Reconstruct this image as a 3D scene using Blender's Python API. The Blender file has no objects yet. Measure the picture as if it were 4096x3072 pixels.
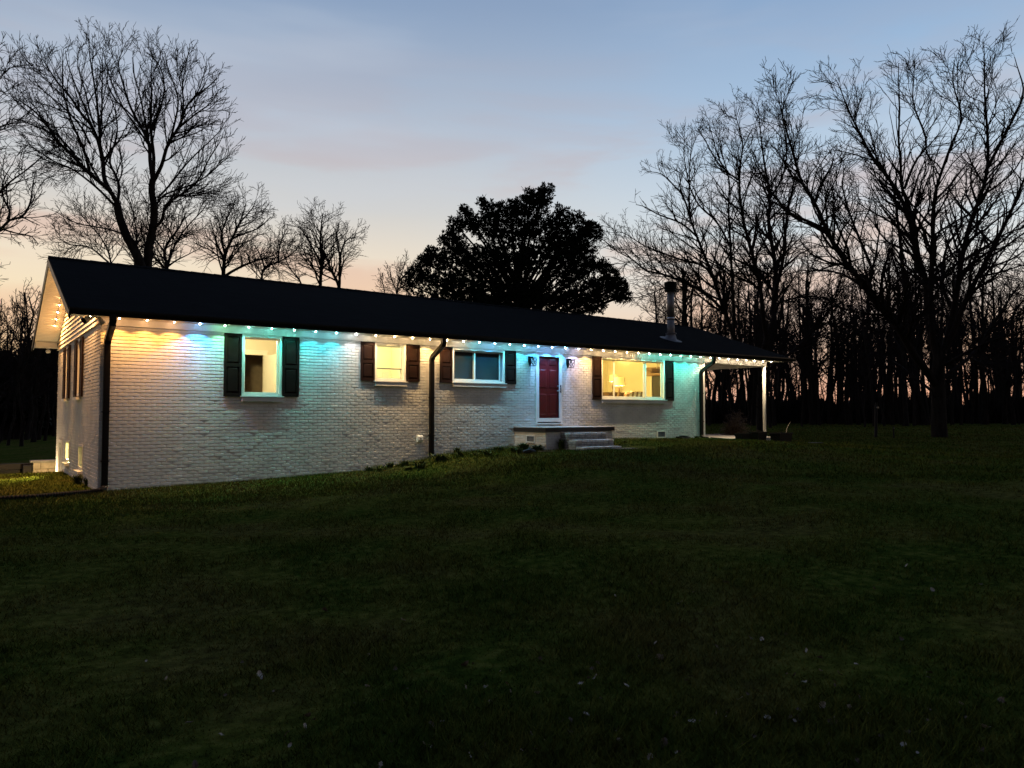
import bpy, math, random
import numpy as np
from mathutils import Vector, Matrix

# ------------------------------------------------------------------ camera
F = 2950.0                      # focal length in photo pixels (photo is 4096 wide)
YAW = math.atan2(3972, 2950)    # angle of the front wall to the view axis
PIT = math.atan(118 / F)
CAM = Vector((-2.1994, -17.0, 1.55))
HD = (math.cos(YAW), math.sin(YAW))
RIGHT = Vector((math.sin(YAW), -math.cos(YAW), 0))
FWD = Vector((HD[0] * math.cos(PIT), HD[1] * math.cos(PIT), math.sin(PIT)))
UP = Vector((-HD[0] * math.sin(PIT), -HD[1] * math.sin(PIT), math.cos(PIT)))
scene = bpy.context.scene
COL = scene.collection
cam = bpy.data.cameras.new('camera')
cam.lens = F / 4096 * 36
cam.sensor_width = 36
cam.clip_start = 0.05
cam.clip_end = 3000
camo = bpy.data.objects.new('camera', cam)
m = Matrix.Identity(4)
for i in range(3):
    m[i][0] = RIGHT[i]; m[i][1] = UP[i]; m[i][2] = -FWD[i]; m[i][3] = CAM[i]
camo.matrix_world = m
COL.objects.link(camo)
scene.camera = camo

# ------------------------------------------------------------------ render settings
scene.view_settings.view_transform = 'Standard'
scene.view_settings.look = 'None'
scene.view_settings.exposure = 0.0
scene.view_settings.gamma = 1.0
scene.view_settings.use_curve_mapping = False
scene.render.engine = 'CYCLES'
scene.cycles.max_bounces = 5
scene.cycles.diffuse_bounces = 3
scene.cycles.glossy_bounces = 3
scene.cycles.transmission_bounces = 4
scene.cycles.transparent_max_bounces = 12
scene.cycles.caustics_reflective = False
scene.cycles.caustics_refractive = False
scene.cycles.use_denoising = True
scene.cycles.sample_clamp_indirect = 4.0

# ------------------------------------------------------------------ world: dusk sky
def lin(c):
    return tuple(((v / 255) / 12.92 if v / 255 <= .04045 else ((v / 255 + .055) / 1.055) ** 2.4) for v in c)

world = bpy.data.worlds.new('World')
scene.world = world
world.use_nodes = True
wt = world.node_tree
wt.nodes.clear()
def wn(t, **k):
    n = wt.nodes.new(t)
    for a, b in k.items(): setattr(n, a, b)
    return n
def wl(a, b): wt.links.new(a, b)
def wmath(op, a, b=None, c=None):
    n = wn('ShaderNodeMath', operation=op)
    for i, v in enumerate((a, b, c)):
        if v is None: continue
        if isinstance(v, (int, float)): n.inputs[i].default_value = v
        else: wl(v, n.inputs[i])
    return n.outputs[0]
def wsmooth(v, a, b):
    n = wn('ShaderNodeMapRange', interpolation_type='SMOOTHSTEP')
    n.inputs['From Min'].default_value = a; n.inputs['From Max'].default_value = b
    wl(v, n.inputs['Value'])
    return n.outputs[0]
def wramp(fac, stops):
    n = wn('ShaderNodeValToRGB')
    e = n.color_ramp.elements
    while len(e) < len(stops): e.new(.5)
    for el, (p, c) in zip(e, stops):
        el.position = p; el.color = (*lin(c), 1)
    wl(fac, n.inputs[0])
    return n.outputs[0]
def wmix(f, a, b, mode='MIX'):
    n = wn('ShaderNodeMix', data_type='RGBA', blend_type=mode)
    for s, v in ((n.inputs[0], f), (n.inputs[6], a), (n.inputs[7], b)):
        if isinstance(v, (int, float)): s.default_value = v
        elif isinstance(v, tuple): s.default_value = (*v, 1)
        else: wl(v, s)
    return n.outputs[2]
tc = wn('ShaderNodeTexCoord')
vec = tc.outputs['Generated']
sep = wn('ShaderNodeSeparateXYZ'); wl(vec, sep.inputs[0])
def wdot(d):
    n = wn('ShaderNodeVectorMath', operation='DOT_PRODUCT')
    wl(vec, n.inputs[0]); n.inputs[1].default_value = d
    return n.outputs['Value']
def azdir(px):
    v = FWD * F + RIGHT * (px - 2048); v.z = 0; v.normalize(); return tuple(v)
el = sep.outputs[2]
A = wramp(el, [(0, (244, 176, 122)), (.07, (254, 212, 160)), (.13, (253, 231, 192)), (.19, (243, 228, 205)), (.26, (214, 213, 210)),
               (.36, (184, 196, 212)), (.49, (142, 165, 196)), (.8, (88, 112, 154)), (1, (72, 94, 136))])
B = wramp(el, [(0, (246, 172, 136)), (.08, (252, 206, 170)), (.14, (236, 220, 206)), (.2, (224, 232, 234)), (.29, (196, 216, 234)),
               (.38, (164, 196, 228)), (.49, (134, 172, 214)), (.8, (80, 112, 162)), (1, (66, 92, 140))])
Bk = wramp(el, [(0, (104, 90, 84)), (.12, (110, 98, 93)), (.3, (97, 92, 95)), (.6, (78, 86, 106)), (1, (66, 84, 118))])
rightness = wsmooth(wdot(azdir(3900)), .72, 1.0)
# thin drifting cloud bands
mp = wn('ShaderNodeMapping'); wl(vec, mp.inputs[0])
mp.inputs['Rotation'].default_value = (.10, -.10, .4); mp.inputs['Scale'].default_value = (1.3, 1.9, 8.5)
nz = wn('ShaderNodeTexNoise'); wl(mp.outputs[0], nz.inputs['Vector'])
nz.inputs['Scale'].default_value = 1.9; nz.inputs['Detail'].default_value = 5; nz.inputs['Roughness'].default_value = .5; nz.inputs['Distortion'].default_value = .35
cl = wsmooth(nz.outputs['Fac'], .41, .60)
band = wmath('MULTIPLY', wsmooth(el, .02, .14), wmath('SUBTRACT', 1.0, wsmooth(el, .27, .52)))
front = wmix(rightness, A, B)
cloudcol = wramp(el, [(0, (240, 172, 130)), (.15, (240, 196, 166)), (.24, (220, 192, 180)), (.34, (192, 186, 194)), (.6, (138, 148, 176))])
front = wmix(wmath('MULTIPLY', wmath('MULTIPLY', cl, band), .68), front, cloudcol)
nz2 = wn('ShaderNodeTexNoise'); wl(mp.outputs[0], nz2.inputs['Vector'])
nz2.inputs['Scale'].default_value = 1.1; nz2.inputs['Detail'].default_value = 4
pale = wsmooth(nz2.outputs['Fac'], .5, .75)
front = wmix(wmath('MULTIPLY', pale, .30), front, lin((206, 214, 226)))
backness = wsmooth(wdot(azdir(2000)), .35, -.55)
skyc = wmix(backness, front, Bk)
nish = wn('ShaderNodeTexSky', sky_type='NISHITA')
nish.sun_disc = False
nish.sun_elevation = math.radians(1.0)
sd = azdir(1500)
nish.sun_rotation = math.atan2(sd[0], sd[1])
nscale = wn('ShaderNodeVectorMath', operation='SCALE'); wl(nish.outputs[0], nscale.inputs[0]); nscale.inputs['Scale'].default_value = .05
skyc = wmix(.03, skyc, nscale.outputs[0])
bg = wn('ShaderNodeBackground'); wl(skyc, bg.inputs[0]); bg.inputs[1].default_value = 1.0
wo = wn('ShaderNodeOutputWorld'); wl(bg.outputs[0], wo.inputs[0])

# ------------------------------------------------------------------ pixel helpers
def ray(px, py):
    return FWD * F + RIGHT * (px - 2048) + UP * (1536 - py)
def at_depth(px, py, d):
    return CAM + ray(px, py) * (d / F)
def on_y(px, py, y):
    r = ray(px, py); return CAM + r * ((y - CAM.y) / r.y)
def on_z(px, py, z):
    r = ray(px, py); return CAM + r * ((z - CAM.z) / r.z)

# ------------------------------------------------------------------ terrain height
HX = np.array([-60, 0, 3, 6, 8.3, 10.5, 14.5, 18.5, 20.8, 22.5, 24, 60, 400.])
HZ = np.array([-.10, -.03, .03, .13, .43, .54, .70, .67, .50, .39, .34, .55, .6])
def ground_h(x, y):
    x = np.asarray(x, float); y = np.asarray(y, float)
    near = np.interp(x, HX, HZ)
    plane = np.clip(.022 * (x + 1), -.05, .34) + np.clip((x - 30) / 100, 0, 1) * .25
    t = np.clip((-y - 2.2) / 6.0, 0, 1); t = t * t * (3 - 2 * t)
    h = near * (1 - t) + plane * t
    tb = np.clip((y - 9) / 12, 0, 1)
    left = np.clip((3 - x) / 6, 0, 1)
    h = h - tb * left * .35
    h = h + .03 * np.sin(x * .9 + y * .37) * np.sin(y * .71 - x * .21) * np.clip((-y - 1) / 3, 0, 1)
    h = h + .012 * np.sin(x * 3.1 + y * 1.7) * np.sin(y * 2.9 - x * 1.1) * np.clip((-y - .5) / 3, 0, 1)
    # sunken basement approach at the gable end
    pit = ((x > -7.0) & (x < 0.6) & (y > 6.55) & (y < 10.95))
    return np.where(pit, -1.25, h)
def gh(x, y): return float(ground_h(x, y))

# ------------------------------------------------------------------ materials
MATS = {}
def mat(name, col, rough=.6, var=.0, scale=8.0, bump=0.0, bscale=None, metal=0.0, spec=.4, col2=None, detail=4, stretch=None, emit=None, estr=0):
    if name in MATS: return MATS[name]
    M = bpy.data.materials.new(name); M.use_nodes = True
    t = M.node_tree; b = t.nodes['Principled BSDF']
    b.inputs['Roughness'].default_value = rough
    b.inputs['Metallic'].default_value = metal
    b.inputs['Specular IOR Level'].default_value = spec
    b.inputs['Base Color'].default_value = (*col, 1)
    if var or bump or col2:
        co = t.nodes.new('ShaderNodeTexCoord')
        src = co.outputs['Object']
        if stretch:
            mpn = t.nodes.new('ShaderNodeMapping'); t.links.new(src, mpn.inputs[0]); mpn.inputs['Scale'].default_value = stretch
            src = mpn.outputs[0]
        n = t.nodes.new('ShaderNodeTexNoise'); n.inputs['Scale'].default_value = scale; n.inputs['Detail'].default_value = detail
        t.links.new(src, n.inputs['Vector'])
        if var or col2:
            r = t.nodes.new('ShaderNodeValToRGB')
            a = tuple(max(0, v * (1 - var)) for v in col); c = col2 or tuple(min(1, v * (1 + var)) for v in col)
            r.color_ramp.elements[0].position = .36; r.color_ramp.elements[1].position = .66
            r.color_ramp.elements[0].color = (*a, 1); r.color_ramp.elements[1].color = (*c, 1)
            t.links.new(n.outputs['Fac'], r.inputs[0]); t.links.new(r.outputs[0], b.inputs['Base Color'])
        if bump:
            n2 = t.nodes.new('ShaderNodeTexNoise'); n2.inputs['Scale'].default_value = bscale or scale * 4; n2.inputs['Detail'].default_value = 4
            t.links.new(src, n2.inputs['Vector'])
            bp = t.nodes.new('ShaderNodeBump'); bp.inputs['Strength'].default_value = bump; bp.inputs['Distance'].default_value = .01
            t.links.new(n2.outputs['Fac'], bp.inputs['Height']); t.links.new(bp.outputs[0], b.inputs['Normal'])
    if emit:
        b.inputs['Emission Color'].default_value = (*emit, 1); b.inputs['Emission Strength'].default_value = estr
    MATS[name] = M
    return M

PAINT = mat('white_painted_brick', (.62, .60, .575), .6, var=.10, scale=2.2, bump=.22, bscale=70, spec=.25, detail=8)
SHADED = mat('shaded_painted_brick', (.30, .29, .27), .75, var=.25, scale=7, bump=.4, bscale=60, spec=.2)  # painted brick darkened to stand for the shade on risers and step sides
TREAD = mat('lit_tread_brick', (.56, .545, .51), .75, var=.25, scale=9, bump=.4, bscale=60, spec=.2)  # lighter copy of the step paint, for the light on the treads
JOINT = mat('dirty_mortar', (.05, .045, .04), .9)
TRIM = mat('white_trim', (.74, .73, .70), .4, var=.03, scale=3)
VINYL = mat('vinyl_soffit', (.76, .72, .65), .45, var=.05, scale=2)
SHUT = mat('dark_brown_shutter', (.013, .0050, .0040), .6, var=.2, scale=6, spec=.10)
GUT = mat('dark_bronze_gutter', (.006, .005, .0045), .38, var=.2, scale=4, spec=.15)
REDDOOR = mat('red_door_paint', (.135, .001, .003), .5, var=.1, scale=5)
CONC = mat('concrete', (.30, .28, .255), .85, var=.18, scale=6, bump=.5, bscale=50)
WOODDK = mat('dark_cap_wood', (.022, .013, .009), .7, var=.3, scale=7, stretch=(1, 8, 8))
BLACKMET = mat('black_metal', (.005, .005, .005), .5, spec=.12)
CHROME = mat('satin_metal', (.55, .54, .52), .3, metal=1.0)
GALV = mat('galvanised_pipe', (.17, .165, .165), .5, metal=.5, var=.2, scale=9)
PLASTIC = mat('white_plastic', (.8, .8, .78), .35)
BARK = mat('bark', (.020, .017, .015), .95, var=.4, scale=6, bump=.8, bscale=20, spec=.05, stretch=(1, 1, .25))
TWIG = mat('twig', (.020, .016, .015), .95, spec=.05)
LEAFDK = mat('evergreen_leaf', (.010, .014, .008), .7, var=.4, scale=3, spec=.12)
BRUSH = mat('brush_wood', (.022, .018, .015), .95, var=.4, scale=2, spec=.05)
MULCH = mat('mulch', (.09, .045, .025), .95, var=.5, scale=14, bump=1, bscale=40)
INWALL = mat('cream_interior_wall', (.78, .70, .54), .7, var=.03, scale=2)
INWHITE = mat('white_interior_paint', (.85, .82, .72), .5)
INFLOOR = mat('wood_floor', (.25, .15, .08), .5, var=.2, scale=4, stretch=(1, 12, 1))
HALLDK = mat('dim_hall_wall', (.28, .21, .13), .8, var=.1)
SOFA = mat('tan_upholstery', (.24, .15, .085), .85, var=.15, scale=9, bump=.3)
THROW = mat('cream_throw', (.66, .58, .46), .9, bump=.4, bscale=60)
TURNED = mat('turned_wood', (.16, .10, .06), .5, var=.25, scale=8)
WALNUT = mat('walnut', (.11, .06, .035), .5, var=.25, scale=5, stretch=(1, 6, 1))
BLIND = mat('grey_blind', (.034, .036, .042), .5, var=.06, scale=3)
BLACKPOT = mat('black_planter', (.004, .004, .004), .6, spec=.1)
SOIL = mat('potting_soil', (.03, .02, .014), .95, var=.4, scale=20)
TIMBER = mat('dark_timber', (.011, .009, .008), .8, var=.3, scale=4, stretch=(1, 6, 6))
DRYLEAF = mat('dry_leaf', (.085, .06, .040), .8, var=.25, scale=3)
PALELEAF = mat('pale_leaf', (.34, .30, .25), .8, var=.2, scale=3)

def roof_mat():
    M = bpy.data.materials.new('asphalt_shingle'); M.use_nodes = True
    t = M.node_tree; b = t.nodes['Principled BSDF']; b.inputs['Roughness'].default_value = .95; b.inputs['Specular IOR Level'].default_value = .04
    co = t.nodes.new('ShaderNodeTexCoord')
    mpn = t.nodes.new('ShaderNodeMapping'); t.links.new(co.outputs['Object'], mpn.inputs[0])
    br = t.nodes.new('ShaderNodeTexBrick'); t.links.new(mpn.outputs[0], br.inputs['Vector'])
    br.inputs['Scale'].default_value = 1; br.inputs['Brick Width'].default_value = .33; br.inputs['Row Height'].default_value = .14
    br.inputs['Mortar Size'].default_value = .012; br.inputs['Bias'].default_value = 0
    br.inputs['Color1'].default_value = (.0022, .0030, .0040, 1); br.inputs['Color2'].default_value = (.0050, .0062, .0075, 1); br.inputs['Mortar'].default_value = (.0015, .0018, .002, 1)
    n = t.nodes.new('ShaderNodeTexNoise'); n.inputs['Scale'].default_value = 90; n.inputs['Detail'].default_value = 3; t.links.new(co.outputs['Object'], n.inputs['Vector'])
    mx = t.nodes.new('ShaderNodeMix'); mx.data_type = 'RGBA'; mx.blend_type = 'MULTIPLY'; mx.inputs[0].default_value = .6
    t.links.new(br.outputs['Color'], mx.inputs[6]); t.links.new(n.outputs['Color'], mx.inputs[7])
    t.links.new(mx.outputs[2], b.inputs['Base Color'])
    bp = t.nodes.new('ShaderNodeBump'); bp.inputs['Strength'].default_value = .5; bp.inputs['Distance'].default_value = .01
    t.links.new(br.outputs['Fac'], bp.inputs['Height']); bp.invert = True
    t.links.new(bp.outputs[0], b.inputs['Normal'])
    return M
ROOF = roof_mat()

def lawn_mat(name, dark=1.0):
    M = bpy.data.materials.new(name); M.use_nodes = True
    t = M.node_tree; b = t.nodes['Principled BSDF']; b.inputs['Roughness'].default_value = 1.0; b.inputs['Specular IOR Level'].default_value = 0.0
    co = t.nodes.new('ShaderNodeTexCoord')
    def noise(s, d):
        n = t.nodes.new('ShaderNodeTexNoise'); n.inputs['Scale'].default_value = s; n.inputs['Detail'].default_value = d
        t.links.new(co.outputs['Object'], n.inputs['Vector']); return n.outputs['Fac']
    def ramp(f, s):
        r = t.nodes.new('ShaderNodeValToRGB'); e = r.color_ramp.elements
        while len(e) < len(s): e.new(.5)
        for q, (p, c) in zip(e, s): q.position = p; q.color = (*[v * dark for v in c], 1)
        t.links.new(f, r.inputs[0]); return r.outputs[0]
    fine = ramp(noise(9, 6), [(.36, (.013, .017, .004)), (.50, (.048, .062, .011)), (.66, (.115, .115, .028))])
    patch = ramp(noise(.55, 5), [(.38, (.030, .058, .009)), (.52, (.064, .072, .015)), (.63, (.084, .072, .024)), (.72, (.054, .048, .016))])
    mx = t.nodes.new('ShaderNodeMix'); mx.data_type = 'RGBA'; mx.inputs[0].default_value = .5
    t.links.new(fine, mx.inputs[6]); t.links.new(patch, mx.inputs[7]); t.links.new(mx.outputs[2], b.inputs['Base Color'])
    bp = t.nodes.new('ShaderNodeBump'); bp.inputs['Strength'].default_value = .9; bp.inputs['Distance'].default_value = .04
    t.links.new(noise(22, 6), bp.inputs['Height']); t.links.new(bp.outputs[0], b.inputs['Normal'])
    return M
LAWN = lawn_mat('lawn_soil_and_turf'); GRASS = lawn_mat('grass_blade', 1.25)

def glass_mat():
    M = bpy.data.materials.new('window_glass'); M.use_nodes = True
    t = M.node_tree; t.nodes.clear()
    o = t.nodes.new('ShaderNodeOutputMaterial'); tr = t.nodes.new('ShaderNodeBsdfTransparent'); tr.inputs[0].default_value = (.95, .96, .96, 1)
    g = t.nodes.new('ShaderNodeBsdfGlossy'); g.inputs['Roughness'].default_value = .02
    f = t.nodes.new('ShaderNodeFresnel'); ge = t.nodes.new('ShaderNodeNewGeometry'); mr = t.nodes.new('ShaderNodeMapRange')
    mr.inputs['To Min'].default_value = 1.14; mr.inputs['To Max'].default_value = 1 / 1.14
    t.links.new(ge.outputs['Backfacing'], mr.inputs['Value']); t.links.new(mr.outputs[0], f.inputs['IOR'])
    mx = t.nodes.new('ShaderNodeMixShader')
    t.links.new(f.outputs[0], mx.inputs[0]); t.links.new(tr.outputs[0], mx.inputs[1]); t.links.new(g.outputs[0], mx.inputs[2]); t.links.new(mx.outputs[0], o.inputs[0])
    return M
GLASS = glass_mat()
def emis(name, c, s):
    M = bpy.data.materials.new(name); M.use_nodes = True
    t = M.node_tree; t.nodes.clear()
    o = t.nodes.new('ShaderNodeOutputMaterial'); e = t.nodes.new('ShaderNodeEmission')
    e.inputs[0].default_value = (*c, 1); e.inputs[1].default_value = s; t.links.new(e.outputs[0], o.inputs[0])
    return M

# ------------------------------------------------------------------ mesh helpers
class MB:
    def __init__(s): s.v = []; s.f = []
    def quad(s, a, b, c, d):
        n = len(s.v); s.v += [tuple(a), tuple(b), tuple(c), tuple(d)]; s.f.append((n, n + 1, n + 2, n + 3)); return s
    def box(s, x0, x1, y0, y1, z0, z1):
        n = len(s.v)
        s.v += [(x0, y0, z0), (x1, y0, z0), (x1, y1, z0), (x0, y1, z0), (x0, y0, z1), (x1, y0, z1), (x1, y1, z1), (x0, y1, z1)]
        s.f += [tuple(n + i for i in q) for q in ((0, 3, 2, 1), (4, 5, 6, 7), (0, 1, 5, 4), (1, 2, 6, 5), (2, 3, 7, 6), (3, 0, 4, 7))]; return s
    def bbox(s, x0, x1, y0, y1, z0, z1, c=.006):
        # box with chamfered edges on all sides (24 verts)
        c = min(c, (x1 - x0) / 3, (y1 - y0) / 3, (z1 - z0) / 3)
        P = {}
        n = len(s.v)
        for ix, X in enumerate((x0, x1)):
            for iy, Y in enumerate((y0, y1)):
                for iz, Z in enumerate((z0, z1)):
                    sx, sy, sz = (1, -1)[ix] * c, (1, -1)[iy] * c, (1, -1)[iz] * c
                    P[ix, iy, iz, 0] = len(s.v); s.v.append((X, Y + sy, Z + sz))
                    P[ix, iy, iz, 1] = len(s.v); s.v.append((X + sx, Y, Z + sz))
                    P[ix, iy, iz, 2] = len(s.v); s.v.append((X + sx, Y + sy, Z))
        for i in (0, 1):
            s.f.append([P[i, 0, 0, 0], P[i, 1, 0, 0], P[i, 1, 1, 0], P[i, 0, 1, 0]][::(-1, 1)[i]])
            s.f.append([P[0, i, 0, 1], P[1, i, 0, 1], P[1, i, 1, 1], P[0, i, 1, 1]][::(1, -1)[i]])
            s.f.append([P[0, 0, i, 2], P[1, 0, i, 2], P[1, 1, i, 2], P[0, 1, i, 2]][::(-1, 1)[i]])
        for a in (0, 1):
            for b in (0, 1):
                s.f.append([P[a, b, 0, 0], P[a, b, 1, 0], P[a, b, 1, 1], P[a, b, 0, 1]])
                s.f.append([P[a, 0, b, 0], P[a, 1, b, 0], P[a, 1, b, 2], P[a, 0, b, 2]])
                s.f.append([P[0, a, b, 1], P[1, a, b, 1], P[1, a, b, 2], P[0, a, b, 2]])
                for d in (0, 1): s.f.append([P[a, b, d, 0], P[a, b, d, 1], P[a, b, d, 2]])
        return s
    def tube(s, pts, rad, sides=8, cap=True):
        pts = [Vector(p) for p in pts]
        if isinstance(rad, (int, float)): rad = [rad] * len(pts)
        base = len(s.v); ref = None
        for i, p in enumerate(pts):
            d = (pts[min(i + 1, len(pts) - 1)] - pts[max(i - 1, 0)]).normalized()
            if ref is None: ref = d.orthogonal().normalized()
            u = (ref - d * ref.dot(d)).normalized(); ref = u; w = d.cross(u)
            for k in range(sides):
                a = 2 * math.pi * k / sides
                s.v.append(tuple(p + (u * math.cos(a) + w * math.sin(a)) * rad[i]))
        for i in range(len(pts) - 1):
            for k in range(sides):
                a = base + i * sides + k; b = base + i * sides + (k + 1) % sides
                s.f.append((a, b, b + sides, a + sides))
        if cap:
            s.f.append(tuple(base + k for k in range(sides))[::-1]); e = base + (len(pts) - 1) * sides
            s.f.append(tuple(e + k for k in range(sides)))
        return s
    def lathe(s, c, prof, sides=16):
        base = len(s.v)
        for r, z in prof:
            for k in range(sides):
                a = 2 * math.pi * k / sides
                s.v.append((c[0] + r * math.cos(a), c[1] + r * math.sin(a), c[2] + z))
        for i in range(len(prof) - 1):
            for k in range(sides):
                a = base + i * sides + k; b = base + i * sides + (k + 1) % sides
                s.f.append((a, b, b + sides, a + sides))
        s.f.append(tuple(base + k for k in range(sides))[::-1]); e = base + (len(prof) - 1) * sides
        s.f.append(tuple(e + k for k in range(sides)))
        return s
    def extrude_poly(s, poly, axis, a, b):
        # poly: list of 2D points in the plane orthogonal to axis ('x': (y,z)); extruded from a to b
        n = len(s.v); k = len(poly)
        for t in (a, b):
            for p in poly:
                s.v.append((t, p[0], p[1]) if axis == 'x' else (p[0], t, p[1]) if axis == 'y' else (p[0], p[1], t))
        s.f.append(tuple(range(n, n + k))); s.f.append(tuple(range(n + 2 * k - 1, n + k - 1, -1)))
        for i in range(k):
            j = (i + 1) % k; s.f.append((n + i, n + j, n + k + j, n + k + i))
        return s
    def mesh(s, name, material, smooth=False):
        me = bpy.data.meshes.new(name); me.from_pydata(s.v, [], s.f); me.update()
        me.materials.append(material)
        if smooth: me.polygons.foreach_set('use_smooth', [True] * len(me.polygons))
        return me
    def build(s, name, material, parent=None, smooth=False, loc=None):
        o = bpy.data.objects.new(name, s.mesh(name, material, smooth)); COL.objects.link(o)
        if parent: attach(o, parent)
        if loc is not None: o.location = loc
        return o
def attach(o, parent): o.parent = parent
def np_mesh(name, V, Fc, material, parent=None, smooth=False):
    me = bpy.data.meshes.new(name)
    V = np.asarray(V, np.float32); Fc = np.asarray(Fc, np.int32)
    k = Fc.shape[1]
    me.vertices.add(len(V)); me.vertices.foreach_set('co', V.ravel())
    me.loops.add(Fc.size); me.loops.foreach_set('vertex_index', Fc.ravel())
    me.polygons.add(len(Fc)); me.polygons.foreach_set('loop_start', np.arange(0, Fc.size, k, dtype=np.int32))
    me.update(calc_edges=True); me.validate()
    me.materials.append(material)
    if smooth: me.polygons.foreach_set('use_smooth', np.ones(len(Fc), bool))
    o = bpy.data.objects.new(name, me); COL.objects.link(o)
    if parent: o.parent = parent
    return o
def tag(o, label=None, cat=None, group=None, kind=None):
    if label: o['label'] = label
    if cat: o['category'] = cat
    if group: o['group'] = group
    if kind: o['kind'] = kind
    return o
def thing(name, label, cat, loc=(0, 0, 0), group=None, rz=0):
    o = bpy.data.objects.new(name, None); COL.objects.link(o)
    o.empty_display_size = .1; o.location = loc; o.rotation_euler = (0, 0, rz)
    return tag(o, label, cat, group)
def copy_tree(o, parent=None):
    c = o.copy(); COL.objects.link(c); c.parent = parent
    for ch in list(o.children): copy_tree(ch, c)
    return c

# ================================================================== THE SETTING: ground
xs = np.unique(np.concatenate([np.linspace(-700, -40, 24), np.linspace(-40, -8, 33), np.linspace(-8, 26, 171), np.linspace(26, 70, 45), np.linspace(70, 900, 30), [-7.01, -6.99, .59, .61]]))
ys = np.unique(np.concatenate([np.linspace(-300, -24, 16), np.linspace(-24, 12, 181), np.linspace(12, 60, 49), np.linspace(60, 900, 34), [6.54, 6.56, 10.94, 10.96]]))
GX, GY = np.meshgrid(xs, ys, indexing='ij')
V = np.stack([GX, GY, ground_h(GX, GY)], -1).reshape(-1, 3)
nx, ny = len(xs), len(ys)
idx = np.arange(nx * ny).reshape(nx, ny)
Fq = np.stack([idx[:-1, :-1], idx[1:, :-1], idx[1:, 1:], idx[:-1, 1:]], -1).reshape(-1, 4)
ground = np_mesh('ground', V, Fq, LAWN, smooth=True)
tag(ground, 'dark winter lawn around the house', 'ground', kind='structure')

# ================================================================== THE HOUSE
HOUSE = thing('ranch_house', 'long low white painted brick ranch house with dark roof and coloured eave lights', 'house', (0, 0, 0))
L, DEP = 18.9, 8.4           # brick box length (x) and depth (y)
FZ = 3.355                   # underside of frieze board
WZ0 = -1.3
def eave_z(x): return 3.585 + (x + .65) / 24.3 * .10      # roof sheet at the eave
def sof_z(x): return 3.495 + (x + .65) / 24.3 * .05
def ridge_z(x): return 5.395 - (x + .65) / 24.3 * .05
XL, XR = -.63, 23.5
YE, YR, YB = -.62, 4.2, 9.02

# --- roof
rb = MB()
th = .05
for (ya, za, yb, zb) in ((YE, eave_z, YR, ridge_z), (YB, eave_z, YR, ridge_z)):
    N = 12
    for i in range(N):
        x0 = XL + (XR - XL) * i / N; x1 = XL + (XR - XL) * (i + 1) / N
        rb.quad((x0, ya, za(x0)), (x1, ya, za(x1)), (x1, yb, zb(x1)), (x0, yb, zb(x0)))
        rb.quad((x0, ya, za(x0) - th), (x0, yb, zb(x0) - th), (x1, yb, zb(x1) - th), (x1, ya, za(x1) - th))
    for x in (XL, XR):
        rb.quad((x, ya, za(x) - th), (x, ya, za(x)), (x, yb, zb(x)), (x, yb, zb(x) - th))
    rb.quad((XL, ya, za(XL) - th), (XR, ya, za(XR) - th), (XR, ya, za(XR)), (XL, ya, za(XL)))
roof = rb.build('roof', ROOF, HOUSE)
# ridge cap: overlapping short pieces
capm = MB()
capm.v = [(0, -.16, -.05), (0, 0, .018), (0, .16, -.05), (.34, -.16, -.058), (.34, 0, .008), (.34, .16, -.058), (0, -.16, -.062), (0, .16, -.062), (.34, -.16, -.066), (.34, .16, -.066)]
capm.f = [(0, 3, 4, 1), (1, 4, 5, 2), (0, 1, 2, 7, 6), (8, 9, 5, 4, 3)]
cme = capm.mesh('ridge_shingle', ROOF)
k = 0; x = XL
while x < XR - .3:
    o = bpy.data.objects.new('ridge_shingle', cme); COL.objects.link(o); o.parent = roof
    o.location = (x, YR, ridge_z(x) + .012 + .002 * (k % 2)); x += .30; k += 1
# --- rake boards at gable ends, fascia, soffits
for x, nm in ((XL, 1), (XR, -1)):
    for ya in (YE, YB):
        rk = MB()
        xa, xb = (x, x + .03) if nm > 0 else (x - .03, x)
        pts = [(ya, eave_z(x) - th - .002), (YR, ridge_z(x) - th - .002), (YR, ridge_z(x) - th - .16), (ya, eave_z(x) - th - .15)]
        rk.extrude_poly(pts, 'x', xa, xb)
        rk.build('rake_board', GUT, HOUSE)
for y0, y1 in ((YE + .0, YE + .03), (YB - .03, YB)):
    fb = MB()
    N = 6
    for i in range(N):
        xa = XL + .031 + (XR - XL - .062) * i / N; xb = XL + .031 + (XR - XL - .062) * (i + 1) / N
        n = len(fb.v)
        fb.v += [(xa, y0, sof_z(xa) - .02), (xb, y0, sof_z(xb) - .02), (xb, y1, sof_z(xb) - .02), (xa, y1, sof_z(xa) - .02),
                 (xa, y0, eave_z(xa) - th - .004), (xb, y0, eave_z(xb) - th - .004), (xb, y1, eave_z(xb) - th - .004), (xa, y1, eave_z(xa) - th - .004)]
        fb.f += [tuple(n + j for j in q) for q in ((0, 3, 2, 1), (4, 5, 6, 7), (0, 1, 5, 4), (2, 3, 7, 6))]
    fb.build('fascia', GUT, HOUSE)
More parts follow.
